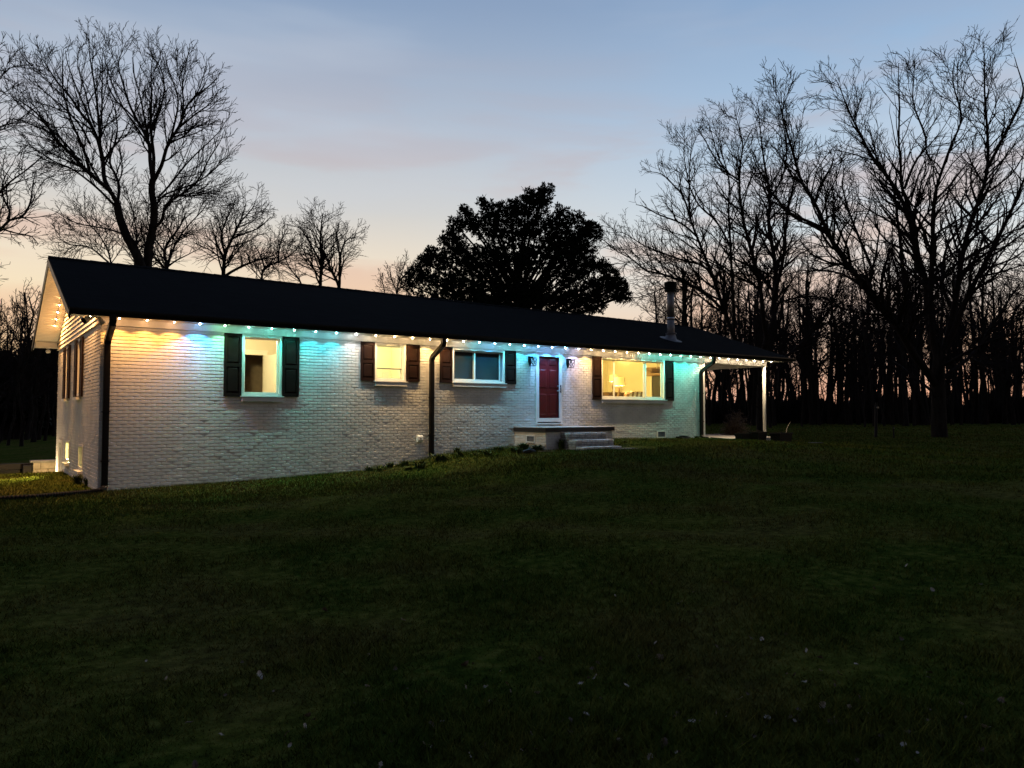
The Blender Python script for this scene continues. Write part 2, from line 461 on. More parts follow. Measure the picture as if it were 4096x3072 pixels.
# soffit panels under the front and back eaves (each panel its own part, ribbed)
def ribbed_panel(w, d, n=3):
    b = MB()
    for i in range(n):
        a = w * i / n; c = w * (i + 1) / n
        b.quad((a, 0, 0), (a, d, 0), (c - .012, d, 0), (c - .012, 0, 0))
        b.quad((c - .012, 0, 0), (c - .012, d, 0), (c - .006, d, .008), (c - .006, 0, .008))
        b.quad((c - .006, 0, .008), (c - .006, d, .008), (c, d, 0), (c, 0, 0))
    return b
pm = ribbed_panel(.305, .585).mesh('soffit_panel', VINYL)
x = XL + .03
while x < XR - .31:
    for y in (YE + .032, YB - .032 - .585):
        o = bpy.data.objects.new('soffit_panel', pm); COL.objects.link(o); o.parent = HOUSE
        o.location = (x, y, sof_z(x)); o.rotation_euler = (0, -math.atan(.05 / 24.3), 0)
    x += .306
# rake soffits (sloping underside of gable overhang) in boards running along the slope width
def slope_pt(y, off): 
    return (ridge_z(0) + (eave_z(0) - ridge_z(0)) * abs(y - YR) / (YR - YE)) - th - off
SLO = math.atan((ridge_z(0) - eave_z(0)) / (YR - YE))
rp = ribbed_panel(.30, .58, 3).mesh('rake_soffit_panel', VINYL)
for side in (-1, 1):
    s = .02
    while s < (YR - YE) / math.cos(SLO) - .85:
        y = YR + side * s * math.cos(SLO)
        z = slope_pt(y, .12)
        o = bpy.data.objects.new('rake_soffit_panel', rp); COL.objects.link(o); o.parent = HOUSE
        ux = Vector((0, side * math.cos(SLO), -math.sin(SLO))); uy = Vector((1, 0, 0)); uz = ux.cross(uy)
        mm = Matrix.Identity(4)
        for i in range(3): mm[i][0] = ux[i]; mm[i][1] = uy[i]; mm[i][2] = uz[i]
        mm[0][3] = XL + .032; mm[1][3] = y; mm[2][3] = z
        o.matrix_local = mm
        s += .301
# boxed eave returns at the gable corner ends
for y0, y1 in ((YE + .03, .0), (DEP, YB - .03)):
    b = MB(); x0, x1 = XL + .032, -.02
    zt0, zt1 = slope_pt(y0, .115), slope_pt(y1, .115)
    b.extrude_poly([(y0, sof_z(0) - .024), (y1, sof_z(0) - .024), (y1, zt1), (y0, zt0)], 'x', XL + .034, XL + .05)
    b.build('eave_return', TRIM, HOUSE)
MB().extrude_poly([(XL + .052, sof_z(0) - .022), (-.036, sof_z(0) - .022), (-.036, slope_pt(DEP, .13)), (XL + .052, slope_pt(DEP, .13))], 'y', DEP - .03, DEP - .005).build('return_face', TRIM, HOUSE)
# frieze board (runs on over the porch as its beam)
fr = MB().box(-.022, L, -.024, -.001, FZ, sof_z(8) - .001 + .012)
fr.build('frieze_board', TRIM, HOUSE)
pbm = MB().bbox(L + .002, 22.62, -.06, .06, FZ, 3.55)
pbm.build('porch_beam', TRIM, HOUSE)
MB().bbox(22.50, 22.62, .062, 8.4, FZ, 3.55).build('porch_beam', TRIM, HOUSE)
# porch ceiling boards
cb = MB().box(0, 3.58, 0, .138, 0, .012).mesh('ceiling_board', VINYL)
y = .07
while y < 8.2:
    o = bpy.data.objects.new('ceiling_board', cb); COL.objects.link(o); o.parent = HOUSE; o.location = (L + .01, y, 3.50); y += .142
# right gable infill above the porch
MB().extrude_poly([(.0, 3.56), (8.4, 3.56), (YR, ridge_z(22) - .10)], 'x', 22.53, 22.57).build('gable_panel', TRIM, HOUSE)

# --- openings in the front wall (x0,x1,z0,z1)
W1 = (2.815, 3.735, 1.925, FZ - .012); W2 = (6.10, 6.985, 2.35, FZ - .012); W3 = (8.40, 10.16, 2.38, FZ - .012)
WL = (13.93, 16.89, 1.985, FZ - .004); DR = (11.29, 12.30, 1.27, FZ - .004)
FOPEN = [W1, W2, W3, WL, DR]
VENT1 = (16.49, 16.91, .735, .965)
# left wall openings in (y0,y1,z0,z1)
SW1 = (2.95, 3.65, 1.95, 3.34); SW2 = (5.55, 6.20, 1.95, 3.34)
BW1 = (2.35, 3.12, .24, .83); BW2 = (5.05, 5.80, .28, .85); BDOOR = (6.75, 7.72, -1.2, .80)
LOPEN = [SW1, SW2, BW1, BW2, BDOOR]

def wall_sheet(u0, u1, z0, z1, opens, d0, d1, put):
    """wall slab with holes; put(u, d, z) -> xyz; d0 = outer depth, d1 = inner depth"""
    us = sorted({u0, u1, *[o[0] for o in opens], *[o[1] for o in opens]}); zs = sorted({z0, z1, *[o[2] for o in opens], *[o[3] for o in opens]})
    us = [u for u in us if u0 <= u <= u1]; zs = [z for z in zs if z0 <= z <= z1]
    hole = lambda i, j: i < 0 or j < 0 or i >= len(us) - 1 or j >= len(zs) - 1 or any(o[0] <= (us[i] + us[i + 1]) / 2 <= o[1] and o[2] <= (zs[j] + zs[j + 1]) / 2 <= o[3] for o in opens)
    b = MB()
    for i in range(len(us) - 1):
        for j in range(len(zs) - 1):
            if hole(i, j): continue
            a, c, e, f = us[i], us[i + 1], zs[j], zs[j + 1]
            b.quad(put(a, d0, e), put(c, d0, e), put(c, d0, f), put(a, d0, f))
            b.quad(put(a, d1, e), put(a, d1, f), put(c, d1, f), put(c, d1, e))
            if hole(i - 1, j): b.quad(put(a, d0, e), put(a, d0, f), put(a, d1, f), put(a, d1, e))
            if hole(i + 1, j): b.quad(put(c, d0, e), put(c, d1, e), put(c, d1, f), put(c, d0, f))
            if hole(i, j - 1): b.quad(put(a, d0, e), put(a, d1, e), put(c, d1, e), put(c, d0, e))
            if hole(i, j + 1): b.quad(put(a, d0, f), put(c, d0, f), put(c, d1, f), put(a, d1, f))
    return b
MORT = .009
fputw = lambda u, d, z: (u, d, z)
lputw = lambda u, d, z: (d, u, z)
front_wall = wall_sheet(.012, L - .012, WZ0, FZ + .12, FOPEN, MORT, .20, fputw).build('front_wall', PAINT, HOUSE)
left_wall = wall_sheet(.21, DEP - .012, WZ0, 3.41, LOPEN, MORT, .20, lputw).build('side_wall', PAINT, HOUSE)
wall_sheet(.21, DEP - .012, WZ0, FZ + .12, [], L - MORT, L - .20, lputw).build('side_wall', PAINT, HOUSE)
wall_sheet(.212, L - .212, WZ0, FZ + .12, [], DEP - MORT, DEP - .20, fputw).build('back_wall', PAINT, HOUSE)
# white corner trim where the wall meets the porch
MB().box(L - .01, L + .075, -.012, .09, .62, FZ - .002).build('corner_post', TRIM, HOUSE)

# --- bricks
random.seed(4)
BL, BH, PL, PH = .2045, .0615, .2145, .0724
def brick_geo(w, h, rng, segs=4, back=.012, ends=True):
    """unit brick face piece: x 0..w, z 0..h, front towards -y"""
    v = []; f = []
    p = .002 + rng.random() ** 3.5 * .0058; tilt = rng.uniform(-.0009, .0009); sag = rng.uniform(-.0035, .002)
    for i in range(segs + 1):
        t = i / segs; x = w * t; j = rng.uniform(-.0022, .0022); e = .006 if i in (0, segs) else 0
        wob = sag * math.sin(math.pi * t)
        y = -(p + tilt * (t - .5) + rng.uniform(-.0005, .0005)) + e * .5
        v += [(x, back, rng.uniform(-.001, .001)), (x, y, .005 + j * .6 + e * .3), (x, y, h - .004 + j + wob - e * .3), (x, back, h + wob * .5)]
    for i in range(segs):
        a = i * 4
        for r in range(3): f.append((a + r, a + 4 + r, a + 5 + r, a + 1 + r))
    if ends: f += [(0, 1, 2, 3), tuple(segs * 4 + q for q in (3, 2, 1, 0))]
    return v, f
brng = random.Random(7)
brick_var = []
for i in range(10):
    v, f = brick_geo(BL, BH, brng)
    me = bpy.data.meshes.new('brick'); me.from_pydata(v, [], f); me.update(); me.materials.append(PAINT); brick_var.append(me)

def brick_rows(u0, u1, z0, z1, opens, top, seed):
    """yields (u, z, w, h) brick pieces clipped around the openings"""
    rng = random.Random(seed); out = []
    r = 0; z = top - PH + (PH - BH) * .5
    while z > z0 - PH:
        off = (PL / 2 if r % 2 else 0) + rng.uniform(-.008, .008)
        u = u0 - off
        while u < u1 - .02:
            a, c = max(u, u0), min(u + BL + rng.uniform(-.003, .003), u1)
            segs = [(a, c)]
            for o in opens:
                if o[2] < z + BH - .008 and o[3] > z + .008:
                    ns = []
                    for (p, q) in segs:
                        if q <= o[0] or p >= o[1]: ns.append((p, q)); continue
                        if p < o[0]: ns.append((p, o[0]))
                        if q > o[1]: ns.append((o[1], q))
                    segs = ns
            for (p, q) in segs:
                if q - p > .025: out.append((p, z + rng.uniform(-.0012, .0012), q - p, BH))
            u += PL
        z -= PH; r += 1
    return out
fb = brick_rows(0, L - .012, -.35, FZ, FOPEN + [VENT1], FZ, 11)
fb = [b for b in fb if b[1] + BH > gh(b[0] + b[2] / 2, -.02) - .05]
full = [b for b in fb if abs(b[2] - BL) < .004]
full.sort(key=lambda b: (b[0] + 2.2) ** 2 + (b[1] - 1.7) ** 2)
chosen = set(full[:300])
i = 0
for b in full[:300]:
    o = bpy.data.objects.new('brick', brick_var[i % 10]); i += 1
    COL.objects.link(o); o.parent = front_wall
    o.location = (b[0], 0, b[1])
rest_v = []; rest_f = []
def add_piece(v, f, fn):
    n = len(rest_v); rest_v.extend(fn(*p) for p in v); rest_f.extend(tuple(n + q for q in ff) for ff in f)
for b in fb:
    if b in chosen: continue
    v, f = brick_geo(b[2], b[3], brng, segs=4 if b[2] > .12 else 2)
    add_piece(v, f, lambda x, y, z, b=b: (b[0] + x, y, b[1] + z))
lb = brick_rows(.0, DEP, -1.3, 3.40, LOPEN, FZ, 12)
for b in lb:
    if b[0] > 6.5 and b[1] < -1.3: continue
    if b[0] < 6.5 and b[1] + BH < gh(-.02, b[0]) - .1: continue
    v, f = brick_geo(b[2], b[3], brng, segs=2)
    f = [ff[::-1] for ff in f]
    s = .0 if b[0] > .02 else .012
    add_piece(v, f, lambda x, y, z, b=b, s=s: (y, b[0] + max(x, s), b[1] + z))
rest = MB(); rest.v = rest_v; rest.f = rest_f
ro = rest.build('brickwork', PAINT, HOUSE); tag(ro, kind='stuff')

# --- gable siding (left): lap boards, each its own part
gable = MB().extrude_poly([(.012, 3.412), (DEP - .012, 3.412), (YR, slope_pt(YR, .02))], 'x', .012, .14).build('gable_wall', TRIM, HOUSE)
z = 3.40; EXPO = .114
while z < 5.2:
    ya = YR - (slope_pt(YR, .10) - z) / math.tan(SLO); yb = 2 * YR - ya
    ya = max(ya, -.01); yb = min(yb, DEP + .01)
    z1 = z + EXPO
    ya1 = max(YR - (slope_pt(YR, .10) - z1) / math.tan(SLO), -.01); yb1 = 2 * YR - ya1
    if yb - ya < .15: break
    yb1 = min(yb1, DEP + .01)
    if yb1 < ya1: ya1 = yb1 = YR
    b = MB()
    b.v = [(-.032, ya, z), (-.032, yb, z), (-.006, yb1, z1), (-.006, ya1, z1), (.01, ya, z), (.01, yb, z), (.01, yb1, z1), (.01, ya1, z1)]
    b.f = [(1, 0, 3, 2), (0, 1, 5, 4), (0, 4, 7, 3), (1, 2, 6, 5)]
    b.build('lap_board', VINYL, gable)
    z += EXPO

# --- gutters and downspouts
gprof = lambda zb: [(YE - .002, zb), (YE - .075, zb), (YE - .095, zb + .05), (YE - .12, zb + .085), (YE - .12, zb + .125), (YE - .108, zb + .125), (YE - .105, zb + .09), (YE - .08, zb + .055), (YE - .07, zb + .012), (YE - .002, zb + .012)]
g = MB(); n0 = 0
gxs = [XL - .005 + (XR - XL + .03) * i / 8 for i in range(9)]
pr = [gprof(3.455 + (x + .65) / 24.3 * .095) for x in gxs]
k = len(pr[0])
for x, P in zip(gxs, pr): g.v += [(x, p[0], p[1]) for p in P]
for i in range(8):
    for j in range(k):
        a = i * k + j; c = i * k + (j + 1) % k
        g.f.append((a, c, c + k, a + k))
g.f.append(tuple(range(k))); g.f.append(tuple(range(8 * k, 9 * k))[::-1])
g.build('gutter', GUT, HOUSE)
def rect_pipe(b, pts, w, d):
    """rectangular downspout swept along (x,y,z) points"""
    pts = [Vector(p) for p in pts]; base = len(b.v)
    for i, p in enumerate(pts):
        dr = (pts[min(i + 1, len(pts) - 1)] - pts[max(i - 1, 0)]).normalized()
        u = Vector((1, 0, 0)) if abs(dr.x) < .8 else Vector((0, 0, 1)); u = (u - dr * u.dot(dr)).normalized(); v = dr.cross(u)
        for su, sv in ((-1, -1), (-.4, -1.12), (.4, -1.12), (1, -1), (1, 1), (.4, 1.12), (-.4, 1.12), (-1, 1)):
            b.v.append(tuple(p + u * su * w / 2 + v * sv * d / 2))
    for i in range(len(pts) - 1):
        for q in range(8):
            a = base + i * 8 + q; c = base + i * 8 + (q + 1) % 8
            b.f.append((a, c, c + 8, a + 8))
    b.f.append(tuple(base + q for q in range(8))); e = base + (len(pts) - 1) * 8; b.f.append(tuple(e + q for q in range(8))[::-1])
    return b
def downspout(x, xt, foot):
    zb = gh(x, -.1)
    pts = [(xt, YE - .05, 3.50), (xt, YE - .05, 3.40), (xt + (x - xt) * .1, YE - .02, 3.32), (x - (x - xt) * .1, -.12, 3.06), (x, -.062, 2.98)]
    o = rect_pipe(MB(), pts, .122, .09).build('downspout', GUT, HOUSE)
    rect_pipe(MB(), [(x, -.060, 2.985), (x, -.060, zb + .12)], .115, .085).build('downspout_pipe', GUT, o)
    rect_pipe(MB(), [(x, -.060, zb + .16), (x, -.062, zb + .10), (x + foot * .3, -.13, zb + .04), (x + foot, -.3, zb + .025)], .122, .09).build('downspout_elbow', GUT, o)
    for zz in (zb + .6, zb + 1.6):
        MB().box(x - .075, x + .075, -.112, -.012, zz, zz + .025).build('strap', GUT, o)
downspout(.115, .118, -.12)
downspout(7.735, 7.73, .1)
downspout(18.72, 18.66, .05)

# --- windows
def ring(b, x0, x1, z0, z1, w, ya, yb, wb=None):
    wb = wb or w
    b.box(x0, x0 + w, ya, yb, z0, z1); b.box(x1 - w, x1, ya, yb, z0, z1)
    b.box(x0 + w, x1 - w, ya, yb, z1 - w, z1); b.box(x0 + w, x1 - w, ya, yb, z0, z0 + wb)
    return b
SP = .085
def brick_sill(parent, x0, x1, ztop):
    s = MB(); s.extrude_poly([(-SP, ztop - .10), (.10, ztop - .10), (.10, ztop), (-SP, ztop - .012)], 'x', x0, x1)
    core = s.build('brick_sill', PAINT, parent)
    MB().box(x0 - .03, x1 + .03, -SP - .012, .06, ztop + .001, ztop + .022).build('sill_nosing', TRIM, parent)
def window(op, label=None):
    x0, x1, z0, z1 = op
    w = bpy.data.objects.new('window', None); COL.objects.link(w); w.parent = HOUSE
    if label: w['label'] = label
    ring(MB(), x0 + .003, x1 - .003, z0 + .024, z1, .055, -.014, .055).build('casing', TRIM, w)
    brick_sill(w, x0, x1, z0)
    return w
def sash(w, x0, x1, z0, z1, y, fw=.042, name='sash'):
    s = ring(MB(), x0, x1, z0, z1, fw, y, y + .034).build(name, TRIM, w)
    MB().box(x0 + fw - .004, x1 - fw + .004, y + .014, y + .019, z0 + fw - .004, z1 - fw + .004).build('pane', GLASS, s)
    return s
w = window(W1, 'tall window looking into a lit room with an open white door')
sash(w, W1[0] + .058, W1[1] - .058, W1[2] + .079, W1[3] - .055, .075, .035)
w = window(W2, 'small bright bathroom window between short shutters')
zm = 2.70
sash(w, W2[0] + .058, W2[1] - .058, zm - .015, W2[3] - .055, .078, .03)
sash(w, W2[0] + .058, W2[1] - .058, W2[2] + .079, zm + .015, .115, .03)
MB().box(W2[0] + .09, W2[1] - .09, .066, .0765, zm - .013, zm + .013).build('meeting_rail_shadow', mat('rail_shadow_grey', (.10, .10, .09), .6), w)  # dark strip painted in as the shadow line at the meeting rail
w = window(W3, 'wide sliding window with closed grey blinds')
xm = 9.19
sash(w, W3[0] + .058, xm + .02, W3[2] + .079, W3[3] - .055, .078, .04)
sash(w, xm - .02, W3[1] - .058, W3[2] + .079, W3[3] - .055, .115, .04)
# venetian blind
bl = MB(); z = W3[2] + .1
while z < W3[3] - .07:
    bl.quad((W3[0] + .09, .170, z), (W3[1] - .09, .170, z), (W3[1] - .09, .186, z + .021), (W3[0] + .09, .186, z + .021)); z += .0195
bo = bl.build('venetian_blind', BLIND, w); tag(bo, kind='stuff')
w = window(WL, 'wide picture window glowing yellow with lamps inside')
xa, xb = 14.60, 16.02
sash(w, WL[0] + .058, xa, WL[2] + .079, WL[3] - .055, .078, .045)
sash(w, xa + .002, xb - .002, WL[2] + .079, WL[3] - .055, .12, .04)
sash(w, xb, WL[1] - .058, WL[2] + .079, WL[3] - .055, .078, .045)

# --- shutters
def shutter(x0, x1, z0, z1, split=.5, put=None, parent=HOUSE):
    s = bpy.data.objects.new('shutter', None); COL.objects.link(s); s.parent = parent
    b = MB(); st = .055; ya, yb = -.048, -.012
    zr = z0 + (z1 - z0) * split
    b.bbox(x0, x0 + st, ya, yb, z0, z1, .004); b.bbox(x1 - st, x1, ya, yb, z0, z1, .004)
    b.box(x0 + st, x1 - st, ya + .001, yb, z0, z0 + .085); b.box(x0 + st, x1 - st, ya + .001, yb, z1 - .075, z1); b.box(x0 + st, x1 - st, ya + .001, yb, zr - .04, zr + .04)
    fr = b.build('shutter_frame', SHUT, s)
    for (a, c) in ((z0 + .085, zr - .04), (zr + .04, z1 - .075)):
        p = MB(); X0, X1 = x0 + st, x1 - st; i = .035
        # raised panel with sloped bevels
        o4 = [(X0, a), (X1, a), (X1, c), (X0, c)]; n4 = [(X0 + i, a + i), (X1 - i, a + i), (X1 - i, c - i), (X0 + i, c - i)]
        p.v = [(q[0], -.020, q[1]) for q in o4] + [(q[0], -.040, q[1]) for q in n4]
        p.f = [(4, 5, 6, 7)] + [(j, (j + 1) % 4, 4 + (j + 1) % 4, 4 + j) for j in range(4)]
        p.build('raised_panel', SHUT, s)
    return s
shutter(2.422, 2.808, 1.93, FZ - .006); shutter(3.742, 4.135, 1.94, FZ - .006)
shutter(5.71, 6.092, 2.365, FZ - .008); shutter(6.998, 7.384, 2.372, FZ - .008)
shutter(8.008, 8.392, 2.376, FZ - .008); shutter(10.172, 10.55, 2.388, FZ - .008)
shutter(13.535, 13.922, 1.985, FZ - .006); shutter(16.90, 17.305, 1.985, FZ - .006)
# side windows and shutters: built in wall coordinates and turned onto the gable wall
ROT = Matrix(((0, 1, 0, 0), (-1, 0, 0, 0), (0, 0, 1, 0), (0, 0, 0, 1)))   # x->-y ; -y(out) -> -x
def side_place(o): o.matrix_local = ROT
def side_window(op, lit=None, shut=True, sill=True):
    y0, y1, z0, z1 = op
    x0, x1 = -y1, -y0
    w = bpy.data.objects.new('window', None); COL.objects.link(w); w.parent = HOUSE; side_place(w)
    ring(MB(), x0 + .003, x1 - .003, z0 + .024, z1, .055, -.014, .055).build('casing', TRIM, w)
    s = MB(); s.extrude_poly([(-SP - .02, z0 - .07), (.10, z0 - .07), (.10, z0), (-SP - .02, z0 - .012)], 'x', x0 - .03, x1 + .03); s.build('sill', TRIM, w)
    sash(w, x0 + .058, x1 - .058, z0 + .079, z1 - .055, .075, .035)
    if shut:
        for (a, c) in ((x0 - .39, x0 - .006), (x1 + .006, x1 + .39)):
            sh = shutter(a, c, z0 - .01, z1 - .002); side_place(sh)
    return w
side_window(SW1); side_window(SW2); side_window(BW1, shut=False); side_window(BW2, shut=False)
# basement door at the end of the gable wall
bd = bpy.data.objects.new('basement_door', None); COL.objects.link(bd); bd.parent = HOUSE; side_place(bd)
ring(MB(), -BDOOR[1], -BDOOR[0], BDOOR[2], BDOOR[3], .07, -.015, .07).build('casing', TRIM, bd)
MB().bbox(-BDOOR[1] + .072, -BDOOR[0] - .072, .05, .09, BDOOR[2] + .02, BDOOR[3] - .072).build('door_slab', TRIM, bd)

# --- front door
door = bpy.data.objects.new('front_door', None); COL.objects.link(door); door.parent = HOUSE
dx0, dx1, dz0, dz1 = DR
MB().box(dx0 + .002, dx0 + .055, -.03, .1, dz0, dz1).box(dx1 - .055, dx1 - .002, -.03, .1, dz0, dz1).box(dx0 + .055, dx1 - .055, -.03, .1, dz1 - .05, dz1).build('door_casing', TRIM, door)
sd_ = MB(); ring(sd_, dx0 + .058, dx1 - .058, dz0 + .035, dz1 - .052, .055, -.028, .004, wb=.11)
sdo = sd_.build('storm_door', TRIM, door)
MB().box(dx0 + .11, dx1 - .11, -.014, -.009, dz0 + .14, dz1 - .103).build('pane', GLASS, sdo)
MB().bbox(dx1 - .105, dx1 - .075, -.075, -.055, dz0 + .90, dz0 + 1.14, .006).box(dx1 - .095, dx1 - .085, -.056, -.027, dz0 + .93, dz0 + .95).box(dx1 - .095, dx1 - .085, -.056, -.027, dz0 + 1.09, dz0 + 1.11).build('pull_handle', BLACKMET, sdo)
MB().lathe((0, 0, 0), [(.001, 0), (.016, .002), (.018, .015), (.001, .024)], 10).build('lock_cylinder', CHROME, sdo, loc=(dx1 - .09, -.03, dz0 + 1.02)).rotation_euler = (math.radians(90), 0, 0)
rd = MB(); X0, X1, Z0, Z1, ya = dx0 + .058, dx1 - .058, dz0 + .03, dz1 - .052, .052
rd.box(X0, X1, ya, ya + .04, Z0, Z1)
rdo = rd.build('door_slab', REDDOOR, door)
cols = ((X0 + .10, (X0 + X1) / 2 - .05), ((X0 + X1) / 2 + .05, X1 - .10))
for (a, c) in cols:
    for (e, f) in ((Z0 + .22, Z0 + .84), (Z0 + 1.0, Z0 + 1.56), (Z0 + 1.68, Z0 + 1.90)):
        p = MB(); i = .03
        p.v = [(q[0], ya - .001, q[1]) for q in ((a, e), (c, e), (c, f), (a, f))] + [(q[0], ya - .014, q[1]) for q in ((a + i, e + i), (c - i, e + i), (c - i, f - i), (a + i, f - i))]
        p.f = [(4, 5, 6, 7)] + [(j, (j + 1) % 4, 4 + (j + 1) % 4, 4 + j) for j in range(4)]
        p.build('door_panel', REDDOOR, rdo)
for zz in (.93, 1.07):
    MB().lathe((0, 0, 0), [(.02, 0), (.022, .006), (.011, .012), (.011, .03), (.027, .04), (.029, .055), (.018, .068), (.001, .07)], 14).build('door_knob', CHROME, rdo, smooth=True, loc=(X1 - .07, ya, Z0 + zz)).rotation_euler = (math.radians(90), 0, 0)
MB().box(dx0, dx1, -.06, .1, dz0 - .03, dz0 - .002).build('threshold', TRIM, door)

# --- crawl-space vent grille in the front wall
def vent(parent, x0, x1, z0, z1, y=0.0):
    v = bpy.data.objects.new('vent', None); COL.objects.link(v); v.parent = parent
    ring(MB(), x0, x1, z0, z1, .03, y - .018, y + .008).build('vent_frame', TRIM, v)
    MB().box(x0 + .031, x1 - .031, y + .004, y + .0085, z0 + .031, z1 - .031).build('vent_backing', BLACKMET, v)
    z = z0 + .05
    while z < z1 - .045:
        b = MB(); b.v = [(x0 + .031, y - .012, z), (x1 - .031, y - .012, z), (x1 - .031, y + .002, z + .018), (x0 + .031, y + .002, z + .018), (x0 + .031, y - .010, z - .003), (x1 - .031, y - .010, z - .003)]
        b.f = [(0, 1, 2, 3), (4, 5, 1, 0)]; b.build('vent_slat', GALV, v); z += .033
    return v
vent(HOUSE, *VENT1)

# --- interiors (rooms behind the lit windows)
def room(name, x0, x1, y0, y1, z0, z1, mw, opens_back=None, parent=HOUSE, left=True):
    b = MB()
    if left: b.quad((x0, y0, z0), (x0, y0, z1), (x0, y1, z1), (x0, y1, z0))
    b.quad((x1, y0, z0), (x1, y1, z0), (x1, y1, z1), (x1, y0, z1))
    r = b.build(name, mw, parent)
    wall_sheet(x0, x1, z0, z1, opens_back or [], y1, y1 + .06, fputw).build('inner_wall', mw, r)
    MB().quad((x0, y0, z1), (x1, y0, z1), (x1, y1, z1), (x0, y1, z1)).build('inner_ceiling', INWHITE, r)
    MB().quad((x0, y0, z0), (x0, y1, z0), (x1, y1, z0), (x1, y0, z0)).build('inner_floor', INFLOOR, r)
    return r
def ceiling_light(x, y, z, watts, col, label, r=.16, strength=4.0):
    t = thing('ceiling_light', label, 'light', (x, y, z))
    MB().lathe((0, 0, 0), [(r * 1.05, -.02), (r * 1.05, 0)], 18).build('base', INWHITE, t)
    MB().lathe((0, 0, 0), [(.01, -.085), (r * .6, -.075), (r * .9, -.05), (r, -.022)], 18).build('diffuser', emis('diffuser_glow_' + str(round(x, 1)), col, strength), t, smooth=True)
    l = bpy.data.lights.new('lamp_light', 'POINT'); l.energy = watts; l.color = col; l.shadow_soft_size = .1
    o = bpy.data.objects.new('lamp_light', l); COL.objects.link(o); o.parent = t; o.location = (0, 0, -.2)
    return t
HALLOP = (4.08, 4.60, 1.2, 3.20)
r1 = room('bedroom', 1.6, 5.2, .205, 4.0, 1.2, 3.66, INWALL, [HALLOP])
MB().box(3.98, 4.078, 3.975, 3.999, 1.2, 3.30).box(4.602, 4.70, 3.975, 3.999, 1.2, 3.30).box(4.079, 4.601, 3.975, 3.999, 3.205, 3.30).box(3.96, 4.72, 3.965, 3.998, 3.302, 3.34).build('door_trim', INWHITE, r1)
lf = MB().bbox(0, .72, -.018, .018, 1.215, 3.19).build('inner_door', INWHITE, r1, loc=(4.60, 3.95, 0)); lf.rotation_euler = (0, 0, math.radians(-82))
MB().box(.60, .70, -.055, -.04, 2.10, 2.12).box(.675, .70, -.04, -.019, 2.09, 2.13).build('lever_handle', BLACKMET, lf)
hall = room('hallway', 3.2, 5.19, 4.065, 5.7, 1.2, 3.6, HALLDK, [])
MB().box(4.45, 4.52, 5.66, 5.69, 1.9, 3.0).box(4.52, 4.9, 5.66, 5.69, 1.9, 1.97).build('picture_frame', WALNUT, hall)
r2 = room('bathroom', 5.4, 7.7, .205, 2.2, 1.2, 3.64, mat('pale_bath_wall', (.84, .80, .60), .5), [])
# lower wall tiles in the bathroom, with a round shower valve
tl = MB().box(0, .196, -.006, 0, 0, .196).mesh('wall_tile', mat('bath_tile', (.80, .78, .66), .25))
for i in range(11):
    for j in range(7):
        o = bpy.data.objects.new('wall_tile', tl); COL.objects.link(o); o.parent = r2; o.location = (5.42 + i * .2, 2.198, 1.35 + j * .2)
MB().lathe((0, 0, 0), [(.07, 0), (.07, .008), (.02, .012), (.02, .05), (.001, .05)], 18).build('shower_valve', CHROME, r2, loc=(6.62, 2.19, 2.55)).rotation_euler = (math.radians(90), 0, 0)
r3 = room('dark_room', 7.9, 11.0, .205, 3.6, 1.2, 3.64, HALLDK, [])
r4 = room('living_room', 12.6, 18.65, .205, 4.6, 1.2, 3.66, INWALL, [])
foyer = room('entry', 11.05, 12.55, .205, 1.2, 1.2, 3.6, HALLDK, [])
bas = room('basement_room', .205, 2.6, .3, 6.6, -1.2, .98, INWALL, [], left=False)
side_room = room('corner_bedroom', .205, 1.55, .3, 7.0, 1.05, 3.6, HALLDK, [], left=False)

# --- stove pipe
st = thing('stove_pipe', 'grey metal chimney flue with dark louvred cap on the roof slope', 'chimney', (18.36, 1.0, 0))
rz_ = lambda y: eave_z(18.4) + (ridge_z(18.4) - eave_z(18.4)) * (y - YE) / (YR - YE)
zf = rz_(1.0)
MB().tube([(0, 0, zf - .05), (0, 0, 5.02)], .135, 20).build('lower_pipe', GALV, st, True)
MB().tube([(0, 0, 4.98), (0, 0, 6.0)], .125, 20).build('upper_pipe', GALV, st, True)
MB().tube([(0, 0, 4.96), (0, 0, 5.03)], .142, 20).build('joint_band', CHROME, st, True)
MB().tube([(0, 0, zf + .20), (0, 0, zf + .235)], .2, 20).build('storm_collar', GALV, st, True)
sl = math.atan((ridge_z(18) - eave_z(18)) / (YR - YE))
fl = MB(); 
for i in range(20):
    pass
prof = []
base = len(fl.v)
for rr, zz, follow in ((.40, .012, 1), (.22, .03, 1), (.15, .22, 0)):
    for kk in range(20):
        a = 2 * math.pi * kk / 20; X = rr * math.cos(a); Y = rr * math.sin(a)
        fl.v.append((X, Y, (zf + Y * math.tan(sl) if follow else zf) + zz))
for i in range(2):
    for kk in range(20):
        a = i * 20 + kk; b = i * 20 + (kk + 1) % 20; fl.f.append((a, b, b + 20, a + 20))
fl.build('flashing_cone', GALV, st, True)
MB().tube([(0, 0, 5.99), (0, 0, 6.06)], .21, 20).build('cap_base', BLACKMET, st, True)
for i in range(4):
    MB().lathe((0, 0, 6.08 + i * .055), [(.225, 0), (.232, .012), (.215, .04), (.20, .042)], 20).build('cap_louvre', BLACKMET, st, True)
MB().lathe((0, 0, 6.30), [(.235, 0), (.235, .02), (.12, .045), (.001, .05)], 20).build('cap_lid', BLACKMET, st, True)

